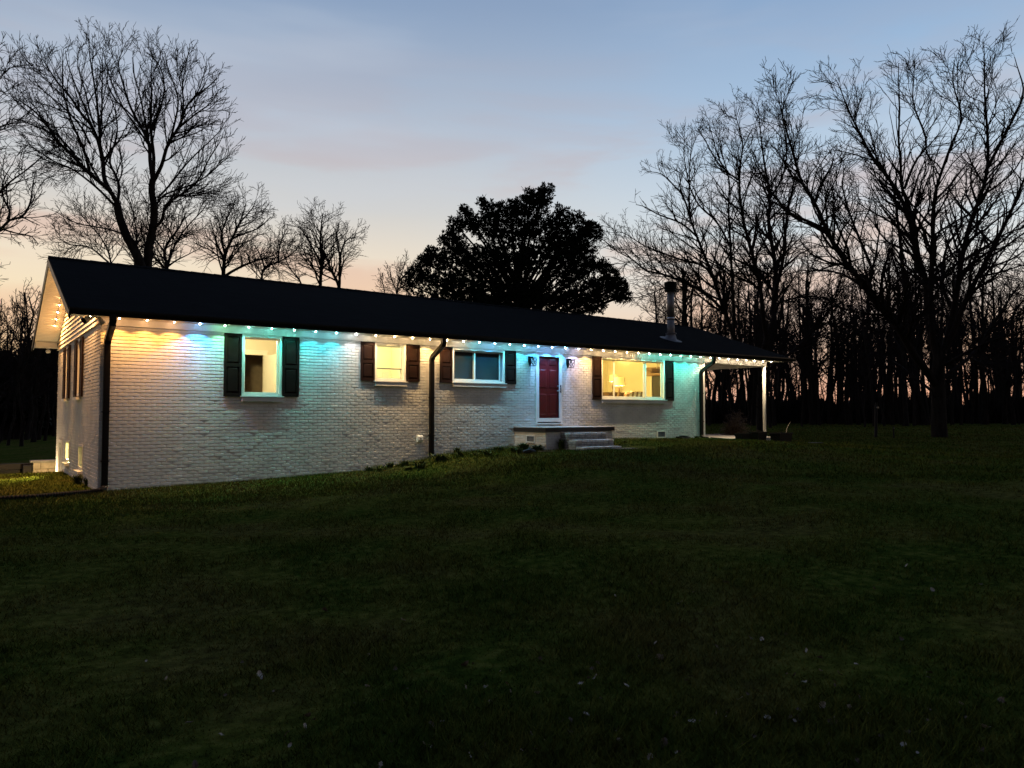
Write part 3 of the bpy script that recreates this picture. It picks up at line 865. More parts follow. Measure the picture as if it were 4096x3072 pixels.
# ================================================================== STOOP AND STEPS
SX0, SX1, SY, SZT = 10.52, 13.02, -1.42, 1.165
stoop = thing('brick_stoop', 'white painted brick front stoop with dark capped slab and three steps', 'stoop', (11.8, -.7, .5))
def P(o): o.location = Vector(o.location) - Vector((11.8, -.7, .5)); return o
core = P(MB().box(SX0 + .009, SX1 - .009, SY + .009, -.004, .2, SZT - .115).build('platform', PAINT, stoop))
P(MB().bbox(SX0 - .05, SX1 + .05, SY - .06, -.005, SZT - .114, SZT - .012, .008).build('cap_edge', WOODDK, stoop))
P(MB().box(SX0 - .056, SX1 + .056, SY - .066, -.003, SZT - .0115, SZT + .004).build('cap_slab', CONC, stoop))
VS = (.555, .945, .74, .945)   # vent on left flank (distance from house wall)
srng = random.Random(5)
nb = 0
for (kind, u0, u1, opens) in (('L', .0, -SY, [VS]), ('F', SX0, SX1, [(11.03, 12.5, .2, 1.02)])):
    for b in brick_rows(u0, u1, .40, SZT - .114, opens, SZT - .116, 21):
        v, f = brick_geo(b[2], b[3], srng, segs=3)
        mb = MB()
        if kind == 'F': mb.v = [(b[0] + x, SY + y, b[1] + z) for x, y, z in v]; mb.f = f
        else: mb.v = [(SX0 + y, -b[0] - x, b[1] + z) for x, y, z in v]; mb.f = f
        P(mb.build('brick', PAINT, stoop)); nb += 1
vo = vent(stoop, -VS[1], -VS[0], VS[2], VS[3])
vo.matrix_local = Matrix.Translation((-11.8, .7, -.5)) @ Matrix(((0, 1, 0, SX0), (1, 0, 0, 0), (0, 0, 1, 0), (0, 0, 0, 1)))
# steps: each course of rowlock bricks along the treads
steps = ((1.015, -1.74), (.83, -2.04), (.65, -2.34))
for i, (zt, yf) in enumerate(steps):
    xa, xb = 11.05, 12.48
    yb_ = SY - .002 if i == 0 else steps[i - 1][1] - .002
    P(MB().box(xa + .015, xb - .015, yf + .02, SY - .003 if i == 0 else yb_ + .02, .25, zt - .062).build('step_core', JOINT, stoop))
    n = 7; wb = (xb - xa) / n
    for j in range(n):
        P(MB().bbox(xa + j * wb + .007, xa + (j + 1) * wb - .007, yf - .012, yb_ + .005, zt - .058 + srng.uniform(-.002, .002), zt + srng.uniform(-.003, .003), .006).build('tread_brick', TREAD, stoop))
    zl = zt - .062 - .066
    r = 0
    while zl > .42 and r < 3:
        for j in range(n + (r % 2)):
            a = xa + (j - .5 * (r % 2)) * wb + .004; c = a + wb - .008; a = max(a, xa + .004); c = min(c, xb - .004)
            if c - a > .03: P(MB().bbox(a, c, yf + .004, yf + .03, zl + .004, zl + .062, .005).build('riser_brick', SHADED, stoop))
        zl -= .068; r += 1
    # side faces in brick
    zz = zt - .062 - .066
    while zz > .36:
        y = yf + .02
        P(MB().bbox(xa, xa + .02, yf + .032, (SY if i == 0 else steps[i - 1][1]) + .01, zz + .004, zz + .062, .005).build('side_brick', SHADED, stoop))
        zz -= .068
pad = on_z(2455, 1820, .47)
tag(MB().bbox(11.95, 12.6, -2.9, -2.46, gh(12.25, -2.7) - .06, gh(12.25, -2.7) + .018, .008).build('stepping_pad', mat('worn_concrete', (.075, .07, .05), .9, var=.3, scale=7)), 'flat concrete pad in the grass below the brick steps', 'paving slab')

# ================================================================== SOFFIT LIGHTS
WARM = (1.0, .43, .08); YEL = (1.0, .60, .20); CREAM = (1.0, .74, .42); WHITE = (.92, .93, .95); BLUE = (.06, .36, 1.0); GREEN = (.22, .90, .42)
TEAL = (.03, .80, .64); CYAN = (.04, .66, .80); SKY = (.05, .50, 1.0); LAV = (.60, .56, .95); MINT = (.18, .88, .68)
LC = [('amber', WARM)] * 4 + [('blue', BLUE), ('green', GREEN), ('mint', MINT), ('teal', TEAL), ('teal', TEAL), ('aqua', CYAN), ('aqua', CYAN), ('white', WHITE),
      ('cream', CREAM), ('yellow', YEL), ('yellow', YEL), ('yellow', YEL), ('yellow', YEL), ('cream', CREAM), ('aqua', CYAN), ('sky blue', SKY), ('aqua', CYAN), ('aqua', CYAN), ('sky blue', SKY),
      ('blue', (.06, .42, 1.0)), ('sky blue', SKY), ('lavender', LAV), ('yellow', YEL)] + [('yellow', YEL)] * 4 + [('mint', MINT), ('teal', TEAL), ('teal', TEAL), ('teal', TEAL), ('teal', TEAL), ('mint', MINT), ('cream', CREAM)] + [('cream', CREAM)] * 7
LCE = {}
def lens_mat(name, c):
    if name not in LCE:
        e = tuple(.85 * v + .15 for v in c)
        LCE[name] = emis('lens_' + name.replace(' ', '_'), e, 480.0 if name == 'gable amber' else 380.0)
    return LCE[name]
pk_h = MB().lathe((0, 0, 0), [(.030, -.012), (.034, -.010), (.034, 0)], 10).mesh('housing', GALV)
lens_me = {}
SPOTW = 60.0
BEAMW = 96.0
CPOW = {'amber': .60, 'gable amber': .9, 'yellow': .58, 'cream': .55, 'white': .25, 'teal': .44, 'mint': .42, 'green': .5, 'aqua': .37, 'sky blue': .52, 'blue': .85, 'lavender': .42}
SPOT = {}
def eave_light(x, y, z, cname, c, label, group, power=1.0):
    t = thing('eave_light', label, 'light', (x, y, z), group)
    h = bpy.data.objects.new('housing', pk_h); COL.objects.link(h); h.parent = t
    if cname not in lens_me: lens_me[cname] = MB().lathe((0, 0, 0), [(.005, -.031), (.011, -.027), (.0145, -.0125)], 8).mesh('lens', lens_mat(cname, c))
    o = bpy.data.objects.new('lens', lens_me[cname]); COL.objects.link(o); o.parent = t
    if cname == 'gable amber': o.scale = (.7, .7, .9)
    key = (cname, power)
    if key not in SPOT:
        l = bpy.data.lights.new('lamp_light', 'SPOT'); l.energy = SPOTW * power * CPOW[cname]; l.color = c
        l.spot_size = math.radians(121); l.spot_blend = .25; l.shadow_soft_size = .015
        l2 = bpy.data.lights.new('lamp_beam', 'SPOT'); l2.energy = BEAMW * power * CPOW[cname]; l2.color = tuple(.66 * a + .34 * b for a, b in zip(c, (.92, .78, .60)))
        l2.spot_size = math.radians(92); l2.spot_blend = 1.0; l2.shadow_soft_size = .015
        SPOT[key] = (l, l2)
    for nm, l in zip(('lamp_light', 'lamp_beam'), SPOT[key]):
        lo = bpy.data.objects.new(nm, l); COL.objects.link(lo); lo.parent = t; lo.location = (0, 0, -.042)
def where(x):
    for a, b, s in ((-1, .3, 'at the house corner downspout'), (.3, 2.4, 'over the blank brick beside the corner downspout'), (2.4, 4.15, 'over the tall window and its shutters'), (4.15, 5.7, 'over the brick between tall and bathroom windows'),
                    (5.7, 7.4, 'over the bathroom window'), (7.4, 8.4, 'by the middle downspout'), (8.4, 10.6, 'over the window with closed blinds'), (10.6, 11.3, 'beside the lantern nearer the closed blinds'), (11.3, 12.35, 'over the red door'),
                    (12.35, 13.5, 'beside the lantern nearer the picture window'), (13.5, 17.3, 'over the picture window'), (17.3, 18.9, 'over the last strip of brick before the porch'), (18.9, 24, 'along the porch beam')):
        if a <= x < b: return s
for i, (cn, c) in enumerate(LC):
    x = -.23 + .5185 * i
    if x > 22.75: break
    eave_light(x, -.28, sof_z(x) - .001, cn, c, '%s puck light under the front eave %s' % (cn, where(x)), 'eave lights along the front')
cab = MB()
pts = []
for i in range(0, 45):
    x = -.23 + .5185 * i
    pts += [(x, -.285, sof_z(x) - .006), (x + .26, -.29, sof_z(x) - .022)]
tag(MB().tube(pts, .004, 5).build('light_cable', TRIM), 'thin pale cable looping between the front eave lights', 'cable')
for i in range(8):
    y = 7.36 - .40 * i
    eave_light(-.20, y, slope_pt(y, .121), 'gable amber', WARM, 'amber puck light under the far slope of the gable overhang', 'eave lights on the gable', .9)
for i in range(8):
    y = 3.80 - .42 * i
    eave_light(-.20, y, slope_pt(y, .121), 'gable amber', WARM, 'amber puck light under the near slope of the gable overhang', 'eave lights on the near gable slope', .9)
pts = [(-.2, 7.5 - .1 * i, slope_pt(7.5 - .1 * i, .128 + .008 * (i % 4 in (1, 2)))) for i in range(33)]
tag(MB().tube(pts, .004, 5).build('light_cable', TIMBER), 'thin dark cable between the amber gable lights', 'cable')

# ================================================================== WALL FITTINGS
def lantern(x, z, label):
    t = thing('wall_lantern', label, 'lantern', (x, -.012, z))
    b = MB(); b.v = []; b.extrude_poly([(-.055, .10), (.055, .10), (.055, -.06), (.0, -.20), (-.055, -.06)], 'y', -.02, 0)
    b.build('backplate', BLACKMET, t)
    MB().box(-.018, .018, -.15, -.02, .06, .09).box(-.02, .02, -.17, -.10, .045, .062).build('arm', BLACKMET, t)
    cy = -.17; tz, bz, tw, bw = .035, -.17, .085, .062
    b = MB()
    b.box(-tw, tw, cy - tw, cy + tw, tz, tz + .018); b.build('lantern_roof', BLACKMET, t)
    b = MB(); b.box(-bw, bw, cy - bw, cy + bw, bz - .014, bz); b.build('lantern_floor', BLACKMET, t)
    cage = MB()
    C4 = [(-1, -1), (1, -1), (1, 1), (-1, 1)]
    for j in range(4):
        a = C4[j]; c = C4[(j + 1) % 4]
        pa, pb = (a[0] * tw * .95, cy + a[1] * tw * .95, tz), (a[0] * bw * .95, cy + a[1] * bw * .95, bz)
        qa, qb = (c[0] * tw * .95, cy + c[1] * tw * .95, tz), (c[0] * bw * .95, cy + c[1] * bw * .95, bz)
        cage.tube([pa, pb], .007, 4); cage.tube([pa, qb], .0045, 4); cage.tube([qa, pb], .0045, 4)
    cage.build('cage', BLACKMET, t)
    MB().tube([(0, cy, bz), (0, cy, bz + .07)], .014, 8).build('candle_sleeve', PLASTIC, t)
    MB().lathe((0, cy, bz + .07), [(.008, 0), (.018, .02), (.014, .05), (.002, .075)], 10).build('bulb', mat('clear_bulb', (.5, .5, .48), .1), t, True)
lantern(11.06, 3.12, 'black cage wall lantern between the window with closed blinds and the red door')
lantern(12.52, 3.12, 'black cage wall lantern between the red door and the picture window')
# spigot / outlet cover
ob = thing('outlet_cover', 'small white weatherproof outlet cover low on the brick wall', 'outlet', (7.385, -.012, .89))
b = MB(); b.extrude_poly([(0, -.085), (-.06, -.085), (-.095, -.03), (-.09, .06), (-.05, .085), (0, .085)], 'x', -.075, .075); b.build('cover', PLASTIC, ob)
MB().tube([(.0, -.098, .0), (.0, -.09, .0)], .02, 12).build('lock_hole', BLACKMET, ob)
MB().box(-.085, .085, -.006, 0, -.095, .095).build('gasket', PLASTIC, ob)
# corner floodlight
flo = thing('floodlight', 'twin-head security floodlight under the eave at the house corner', 'floodlight', (-.16, -.30, sof_z(0) - .002))
MB().lathe((0, 0, 0), [(.055, -.03), (.06, -.02), (.06, 0)], 14).build('mount', TRIM, flo, True)
for sgn, dr, mt in ((-1, Vector((-.75, -.55, -.5)), BLACKMET), (1, Vector((.55, -.2, -.75)), TRIM)):
    dr.normalize(); p0 = Vector((.03 * sgn, 0, -.03)); p1 = p0 + Vector((.07 * sgn, 0, -.03))
    MB().tube([p0, p1], .014, 8).build('knuckle', TRIM, flo)
    MB().tube([p1 - dr * .05, p1 + dr * .02, p1 + dr * .12, p1 + dr * .125], [.03, .05, .068, .06], 16).build('lamp_head', TRIM, flo, True)
    MB().tube([p1 + dr * .1255, p1 + dr * .127], .058, 16).build('lamp_face', mt, flo)
# eave camera at far gable return
cm = thing('eave_camera', 'small white dome camera hanging under the far gable eave', 'camera', (-.25, 8.55, sof_z(0) - .026))
MB().lathe((0, 0, 0), [(.045, -.02), (.05, 0)], 14).build('mount', PLASTIC, cm, True)
MB().lathe((0, 0, 0), [(.005, -.15), (.05, -.135), (.065, -.10), (.055, -.06), (.02, -.045), (.018, -.02)], 14).build('dome', PLASTIC, cm, True)

# ================================================================== INDOOR FURNISHING AND LIGHTS
SHADE = None
def shade_mat():
    M = bpy.data.materials.new('lamp_shade_cloth'); M.use_nodes = True; t = M.node_tree; t.nodes.clear()
    o = t.nodes.new('ShaderNodeOutputMaterial'); e = t.nodes.new('ShaderNodeEmission'); e.inputs[0].default_value = (1, .72, .12, 1); e.inputs[1].default_value = .8
    d = t.nodes.new('ShaderNodeBsdfDiffuse'); d.inputs[0].default_value = (.8, .7, .5, 1); a = t.nodes.new('ShaderNodeAddShader')
    t.links.new(e.outputs[0], a.inputs[0]); t.links.new(d.outputs[0], a.inputs[1]); t.links.new(a.outputs[0], o.inputs[0]); return M
SHADE = shade_mat()
def table_lamp(x, y, zt, sh_r, sh_z0, sh_z1, label, watts, wood):
    t = thing('table_lamp', label, 'lamp', (x, y, zt))
    h = sh_z0 - zt
    MB().lathe((0, 0, 0), [(.085, 0), (.085, .02), (.05, .035), (.03, .06), (.045, h * .35), (.055, h * .55), (.03, h * .78), (.02, h * .82), (.034, h * .88), (.012, h * .95), (.012, h + .06)], 14).build('stem', wood, t, True)
    s = MB(); z0, z1 = sh_z0 - zt, sh_z1 - zt
    for i in range(20):
        a, c = 2 * math.pi * i / 20, 2 * math.pi * (i + 1) / 20
        s.quad((sh_r * math.cos(a), sh_r * math.sin(a), z0), (sh_r * math.cos(c), sh_r * math.sin(c), z0), (sh_r * .86 * math.cos(c), sh_r * .86 * math.sin(c), z1), (sh_r * .86 * math.cos(a), sh_r * .86 * math.sin(a), z1))
    s.build('lamp_shade', SHADE, t, True)
    MB().lathe((0, 0, 0), [(sh_r * 1.01, z0 - .012), (sh_r * 1.01, z0 + .008)], 20).build('shade_trim', INWHITE, t) if False else None
    l = bpy.data.lights.new('lamp_light', 'POINT'); l.energy = watts; l.color = (1, .68, .24); l.shadow_soft_size = .04
    o = bpy.data.objects.new('lamp_light', l); COL.objects.link(o); o.parent = t; o.location = (0, 0, (z0 + z1) / 2)
table_lamp(16.42, 1.72, 1.93, .21, 2.53, 2.84, 'nearer glowing table lamp with turned base inside the picture window', 90, TURNED)
table_lamp(17.95, 3.55, 2.37, .165, 2.78, 3.04, 'smaller glowing table lamp on the chest deeper in the living room', 80, TURNED)
ch = thing('chest_of_drawers', 'brown chest of drawers under the deeper lamp', 'chest', (17.95, 3.6, 1.2))
MB().bbox(-.45, .45, -.25, .25, .08, 1.165).build('carcass', WALNUT, ch)
for i in range(3):
    d = MB().bbox(-.42, .42, -.272, -.251, .12 + i * .35, .44 + i * .35).build('drawer', WALNUT, ch); MB().box(-.05, .05, -.29, -.2725, .27 + i * .35, .285 + i * .35).build('handle', CHROME, d)
for sx in (-.4, .4):
    for sy in (-.2, .2): MB().box(sx - .03, sx + .03, sy - .03, sy + .03, 0, .079).build('leg', WALNUT, ch)
stb = thing('side_table', 'small dark side table under the nearer lamp', 'table', (16.42, 1.72, 1.2))
MB().bbox(-.25, .25, -.25, .25, .70, .73).build('table_top', WALNUT, stb)
for sx in (-.21, .21):
    for sy in (-.21, .21): MB().box(sx - .02, sx + .02, sy - .02, sy + .02, 0, .699).build('leg', WALNUT, stb)
ac = thing('armchair', 'tan armchair with a striped cream throw over its back', 'armchair', (16.75, 1.18, 1.2), rz=math.radians(-35))
def cushion(x0, x1, y0, y1, z0, z1, r=.06):
    return MB().bbox(x0, x1, y0, y1, z0, z1, r)
cushion(-.38, .38, -.4, .35, .18, .46).build('seat', SOFA, ac)
bk = cushion(-.38, .38, .22, .44, .40, 1.12, .09).build('backrest', SOFA, ac)
for sx in (-1, 1): cushion(min(sx * .39, sx * .55), max(sx * .39, sx * .55), -.4, .4, .15, .66, .05).build('armrest', SOFA, ac)
for i in range(4):
    s = MB(); a = -.24 + i * .15
    path = [(a, .19, .62), (a + .02, .192, .95), (a + .05, .20, 1.10), (a + .07, .33, 1.15), (a + .08, .458, 1.05), (a + .06, .465, .7)]
    for j in range(5):
        p, q = path[j], path[j + 1]
        s.quad(p, (p[0] + .085, p[1], p[2]), (q[0] + .085, q[1], q[2]), q)
    s.build('throw_fold', THROW, bk)
for sx in (-.32, .32):
    for sy in (-.34, .32): MB().box(sx - .03, sx + .03, sy - .03, sy + .03, 0, .18).build('leg', WALNUT, ac)
so = thing('sofa', 'brown sofa end low behind the first narrow pane of the picture window', 'sofa', (14.75, 1.05, 1.2))
cushion(-.5, .5, -.35, .35, .18, .45).build('seat', SOFA, so); cushion(-.5, .5, .30, .5, .3, .98, .09).build('backrest', SOFA, so)
for sx in (-1, 1): cushion(min(sx * .51, sx * .66), max(sx * .51, sx * .66), -.35, .45, .12, .82, .07).build('armrest', SOFA, so)
for sx in (-.45, .45):
    for sy in (-.28, .28): MB().box(sx - .03, sx + .03, sy - .03, sy + .03, 0, .18).build('leg', WALNUT, so)
# patio opening with valance on the far living room wall, and a hanging log
pv = bpy.data.objects.new('inner_patio_door', None); COL.objects.link(pv); pv.parent = r4
MB().box(18.60, 18.648, .55, 2.15, 1.25, 3.12).build('dark_glass', mat('night_glass', (.05, .05, .05), .15), pv)
MB().box(18.575, 18.647, 2.152, 2.24, 1.22, 3.2).box(18.575, 18.647, .46, .548, 1.22, 3.2).build('door_trim', INWHITE, pv)
MB().tube([(18.50, .40, 3.20), (18.50, 2.32, 3.20)], .085, 14).build('valance', mat('tan_valance', (.34, .22, .13), .8), pv, True)
MB().bbox(18.44, 18.62, .42, 2.30, 2.96, 3.13, .02).build('valance_board', mat('tan_valance', (.34, .22, .13), .8), pv)
hg = thing('hanging_planter', 'wooden log hanging on a knotted rope inside the picture window', 'hanger', (17.3, .72, 3.66))
MB().tube([(0, 0, 0), (.01, 0, -.15), (-.015, .01, -.25), (.012, 0, -.35), (-.01, 0, -.45), (0, 0, -.55)], [.02, .03, .022, .034, .022, .02], 8).build('rope', THROW, hg, True)
MB().tube([(-.20, .08, -.62), (.24, -.09, -.60)], [.085, .08], 14).build('log', WALNUT, hg, True)
ceiling_light(3.2, 1.9, 3.655, 230, (1, .84, .44), 'round ceiling light in the room behind the tall window', strength=5)
ceiling_light(6.5, 1.0, 3.635, 120, (1, .86, .42), 'round ceiling light in the bathroom', strength=5)
ceiling_light(14.6, 2.4, 3.655, 470, (1, .77, .22), 'round ceiling light in the living room', strength=4)
ceiling_light(.70, 6.15, .975, 6000, (1, .82, .28), 'small round ceiling light in the basement close beside its lit window', .1, strength=8)
ceiling_light(1.2, 4.4, .975, 260, (1, .84, .32), 'small round ceiling light in the middle of the basement room', .1, strength=8)
# lamp by the basement door
bl_ = thing('basement_door_lamp', 'small bulkhead lamp lighting the sunken basement entrance', 'lamp', (-.015, 8.0, -.38))
MB().lathe((0, 0, 0), [(.06, 0), (.07, .03), (.06, .04)], 14).build('base', BLACKMET, bl_).rotation_euler = (0, math.radians(-90), 0)
MB().lathe((0, 0, 0), [(.055, .042), (.05, .09), (.02, .12), (.001, .125)], 14).build('globe', emis('bulkhead_glow', (1, .78, .40), 10), bl_, True).rotation_euler = (0, math.radians(-90), 0)
l = bpy.data.lights.new('lamp_light', 'POINT'); l.energy = 200; l.color = (1, .76, .38); l.shadow_soft_size = .05
o = bpy.data.objects.new('lamp_light', l); COL.objects.link(o); o.parent = bl_; o.location = (-.2, 0, 0)

# ================================================================== PORCH AND THINGS BESIDE IT
slab = MB().bbox(L + .08, 22.95, -.35, 8.6, .15, .66, .015).build('porch_slab', CONC); tag(slab, 'pale concrete porch slab beside the end of the house', 'porch slab', kind='structure')
pp = thing('porch_post', 'slim white porch post carrying the roof corner', 'post', (22.52, 0, .66))
MB().tube([(0, 0, .03), (0, 0, FZ - .66 - .03)], .062, 18).build('shaft', TRIM, pp, True)
MB().bbox(-.08, .08, -.08, .08, 0, .03).build('base', TRIM, pp); MB().bbox(-.08, .08, -.059, .059, FZ - .69, FZ - .661).build('capital', TRIM, pp)
pp2 = thing('porch_post', 'white porch post at the back corner of the porch', 'post', (22.52, 8.3, .66))
MB().tube([(0, 0, 0), (0, 0, FZ - .66)], .062, 18).build('shaft', TRIM, pp2, True)
def planter(px, py, yy, w, d, h, label, seed, rz=0.0):
    p = on_y(px, py, yy); z = gh(p.x, p.y)
    t = thing('planter', label, 'planter', (p.x, p.y, z), 'black planters at the porch edge', rz)
    b = MB(); N = 4
    prof = [(w * .42, d * .42, 0), (w * .5, d * .5, h - .04), (w * .54, d * .54, h - .04), (w * .54, d * .54, h), (w * .49, d * .49, h), (w * .46, d * .46, h - .05)]
    for (a, c, z_) in prof: b.v += [(-a, -c, z_), (a, -c, z_), (a, c, z_), (-a, c, z_)]
    for i in range(len(prof) - 1):
        for j in range(4): b.f.append((i * 4 + j, i * 4 + (j + 1) % 4, i * 4 + 4 + (j + 1) % 4, i * 4 + 4 + j))
    b.f.append((3, 2, 1, 0)); b.build('tub', BLACKPOT, t)
    MB().quad((-w * .46, -d * .46, h - .055), (w * .46, -d * .46, h - .055), (w * .46, d * .46, h - .055), (-w * .46, d * .46, h - .055)).build('soil', SOIL, t)
    rg = random.Random(seed); s = MB()
    for i in range(90):
        x, y = rg.uniform(-w * .42, w * .42), rg.uniform(-d * .42, d * .42); a = rg.uniform(0, 6.28); q = rg.uniform(.03, .12)
        s.tube([(x, y, h - .06), (x + math.cos(a) * q * .4, y + math.sin(a) * q * .4, h - .06 + q * .8), (x + math.cos(a) * q, y + math.sin(a) * q, h - .05 + q)], [.003, .0025, .001], 3, False)
    s.build('dried_stems', BRUSH, t)
planter(2972, 1764, -.62, .50, .34, .30, 'low black planter tub closest to the house wall beside the slab', 1)
planter(3033, 1780, -.75, .55, .36, .40, 'black planter tub with dry stems standing before the white post', 2)
planter(3125, 1781, -1.0, .80, .42, .42, 'long black planter trough past the white post, away from the house', 3)
# hose / drain line along the slab edge
hp = [on_z(2800, 1755, .69), on_z(2850, 1756, .66), on_z(2880, 1752, .66)]
tag(MB().tube([(18.85, -.35, .70), (19.3, -.5, .66), (19.9, -.45, .60), (20.4, -.75, .56), (21.0, -.6, .52), (21.6, -.95, .45)], .022, 8).build('garden_hose', BLACKPOT), 'dark hose lying along the front edge of the porch slab', 'hose')
p = on_z(2694, 1755, .72)
sb = thing('drain_box', 'flat dark drain box in the grass below the wall vent', 'drain box', (17.35, -.4, gh(17.35, -.4)), rz=.15)
b = MB(); b.extrude_poly([(-.15, 0), (.15, 0), (.13, .10), (-.11, .075)], 'x', -.26, .26); b.build('body', BLACKPOT, sb); MB().bbox(-.12, .16, -.12, .1, .098, .125).build('lid', BLACKPOT, sb)
# mulch bed edging behind the slab, dry shrub
MB_bed = MB().bbox(19.6, 27.5, 3.4, 4.6, .2, .62, .03).build('mulch_bed', MULCH); tag(MB_bed, 'reddish mulch bed behind the porch', 'flower bed', kind='structure')
def shrub_tangle(name, label, cat, loc, r, h, n, material, seed, group=None):
    t = thing(name, label, cat, loc, group); rg = random.Random(seed); s = MB()
    for i in range(n):
        a = rg.uniform(0, 6.283); e = rg.uniform(.15, 1.4); q = rg.uniform(.5, 1.0)
        d = Vector((math.cos(a) * math.cos(e) * r, math.sin(a) * math.cos(e) * r, math.sin(e) * h)) * q
        mid = d * .55 + Vector((rg.uniform(-.1, .1), rg.uniform(-.1, .1), rg.uniform(0, .12))) * r
        s.tube([(rg.uniform(-.08, .08), rg.uniform(-.08, .08), 0), mid, d], [.006, .005, .002], 3, False)
        for j in range(5):
            p = mid.lerp(d, rg.random()); qv = Vector((rg.uniform(-1, 1), rg.uniform(-1, 1), rg.uniform(-.2, 1))) * .11
            s.tube([p, p + qv], [.004, .002], 3, False)
            s.quad(p + qv, p + qv + Vector((.03, 0, .01)), p + qv + Vector((.035, .02, .03)), p + qv + Vector((0, .02, .02)))
    s.build('branches', material, t); return t
dry = mat('dry_shrub', (.12, .08, .045), .9, var=.4, scale=6)
p = on_z(2970, 1735, .45)
shrub_tangle('dry_shrub', 'round dry brown shrub behind the porch', 'shrub', (25.0, 3.2, .4), .85, 1.35, 320, dry, 3)
shrub_tangle('leafy_sprout', 'small green sprout at the edge of the porch bed', 'plant', (20.6, 2.4, .655), .25, .35, 60, mat('sprout_leaf', (.06, .09, .02), .8, var=.3), 9)
a_ = on_y(3135, 1735, -.4); b_ = on_y(3162, 1688, -.5)
tag(MB().tube([(a_.x, a_.y, gh(a_.x, a_.y)), tuple((a_ + b_) / 2), tuple(b_)], [.014, .012, .007], 6).build('leaning_stick', mat('pale_stick', (.30, .25, .2), .8)), 'pale thin stick leaning out of the grass beyond the planters', 'stick')
tag(MB().bbox(24.3, 25.1, -.9, -.45, gh(24.7, -.7) - .02, gh(24.7, -.7) + .06, .01).build('flat_board', TIMBER), 'flat weathered board lying in the grass beyond the planters', 'board')
# fence posts out on the lawn
def far_post(px, py, top, w, label, tilt):
    p = on_z(px, py, gh(28, -3.5)); z0 = gh(p.x, p.y)
    dist = (Vector((p.x, p.y, 0)) - Vector((CAM.x, CAM.y, 0))).length
    h = (py - top) / F * dist
    t = thing('fence_post', label, 'post', (p.x, p.y, z0 - .05)); t.rotation_euler = (tilt, tilt * .5, 0)
    MB().tube([(0, 0, 0), (0, 0, h * .9), (0, 0, h)], [w, w * .92, w * .8], 9).build('shaft', TIMBER, t)
    MB().box(-w * 1.2, w * 1.2, -w * 1.25, -w * .6, h * .84, h * .88).build('bracket', GALV, t)
far_post(3503, 1750, 1622, .075, 'thick weathered wooden post standing alone on the lawn', .03)
far_post(3576, 1753, 1708, .035, 'short thin stake beside the thick lawn post', -.03)

# ================================================================== LEFT OF THE HOUSE: basement approach
rw = thing('retaining_wall', 'pale block retaining wall lit beside the basement entrance', 'retaining wall', (0, 10.55, -1.25))
rng = random.Random(3)
BLK = mat('retaining_block', (.50, .42, .30), .85, var=.2, scale=5, bump=.6, bscale=30)
for r in range(6):
    x = -.42 + (.2 if r % 2 else 0)
    xx = [-.42] if r % 2 else []
    while x < 3.2:
        MB().bbox(x + .003, x + .397, .0 + rng.uniform(0, .012), .24, r * .21 + .002, r * .21 + .208, .012).build('block', BLK, rw); x += .4
    if r % 2: MB().bbox(-.42, -.223, rng.uniform(0, .01), .24, r * .21 + .002, r * .21 + .208, .012).build('block', BLK, rw)
MB().bbox(-.50, 3.2, -.04, .28, 1.262, 1.33, .012).build('coping', CONC, rw)
tb = thing('timber_wall', 'dark stacked timber wall adjoining the pale retaining wall', 'timber wall', (-.45, 10.5, -1.25))
for r in range(7):
    MB().bbox(-6.4, -.02, .0 + .10 * (r % 2), .2 + .10 * (r % 2), r * .18, r * .18 + .172, .01).build('timber', TIMBER, tb)
MB().bbox(-.25, -.02, -.24, -.005, 0, 1.20, .01).build('timber_post', TIMBER, tb)
tag(MB().bbox(-7, .2, 6.56, 11.0, -1.32, -1.246, .01).build('basement_pad', CONC), 'concrete floor of the sunken basement entrance', 'paving', kind='structure')
# corrugated drain pipe leading away from the corner downspout
cp = []; cr = []
path = [Vector((-.02, -.34, gh(0, -.3) + .05)), Vector((-.2, -.45, gh(-.2, -.45) + .05)), Vector((-.6, -.62, gh(-.6, -.6) + .05)), Vector((-1.1, -.75, gh(-1.1, -.75) + .045)), Vector((-1.8, -.72, gh(-1.8, -.72) + .04)), Vector((-2.8, -.6, gh(-2.8, -.6) + .04))]
for i in range(len(path) - 1):
    n = 22
    for j in range(n):
        cp.append(path[i].lerp(path[i + 1], j / n)); cr.append(.052 if j % 2 else .044)
tag(MB().tube(cp, cr, 10).build('drain_pipe', BLACKPOT), 'black corrugated drain pipe running over the grass from the corner downspout', 'pipe')

# ================================================================== GRASS, LEAVES, WEEDS
R = np.random.default_rng(5)
def blades(x, y, h, w, lean, seed):
    r = np.random.default_rng(seed); n = len(x)
    z = ground_h(x, y) - .005
    a = r.uniform(0, 2 * np.pi, n); b = r.uniform(0, 2 * np.pi, n)
    dx, dy = np.cos(a) * w / 2, np.sin(a) * w / 2
    lx, ly = np.cos(b) * lean * h, np.sin(b) * lean * h
    V = np.empty((n, 3, 3), np.float32)
    V[:, 0] = np.stack([x - dx, y - dy, z], -1); V[:, 1] = np.stack([x + dx, y + dy, z], -1)
    V[:, 2] = np.stack([x + lx, y + ly, z + h], -1)
    return V.reshape(-1, 3)
def outside(x, y):
    ok = ~((x > -.02) & (x < 23) & (y > -.02) & (y < 8.5))
    ok &= ~((x > SX0 - .05) & (x < SX1 + .05) & (y > SY - .05) & (y < 0)) & ~((x > 11.0) & (x < 12.5) & (y > -2.36) & (y < 0))
    ok &= ~((x > 18.9) & (x < 23) & (y > -.4) & (y < 9)) & ~((x > 12) & (x < 13.1) & (y > -3.2) & (y < -2.4))
    ok &= ~((x > -7.05) & (x < .6) & (y > 6.5) & (y < 11))
    return ok
allV = []
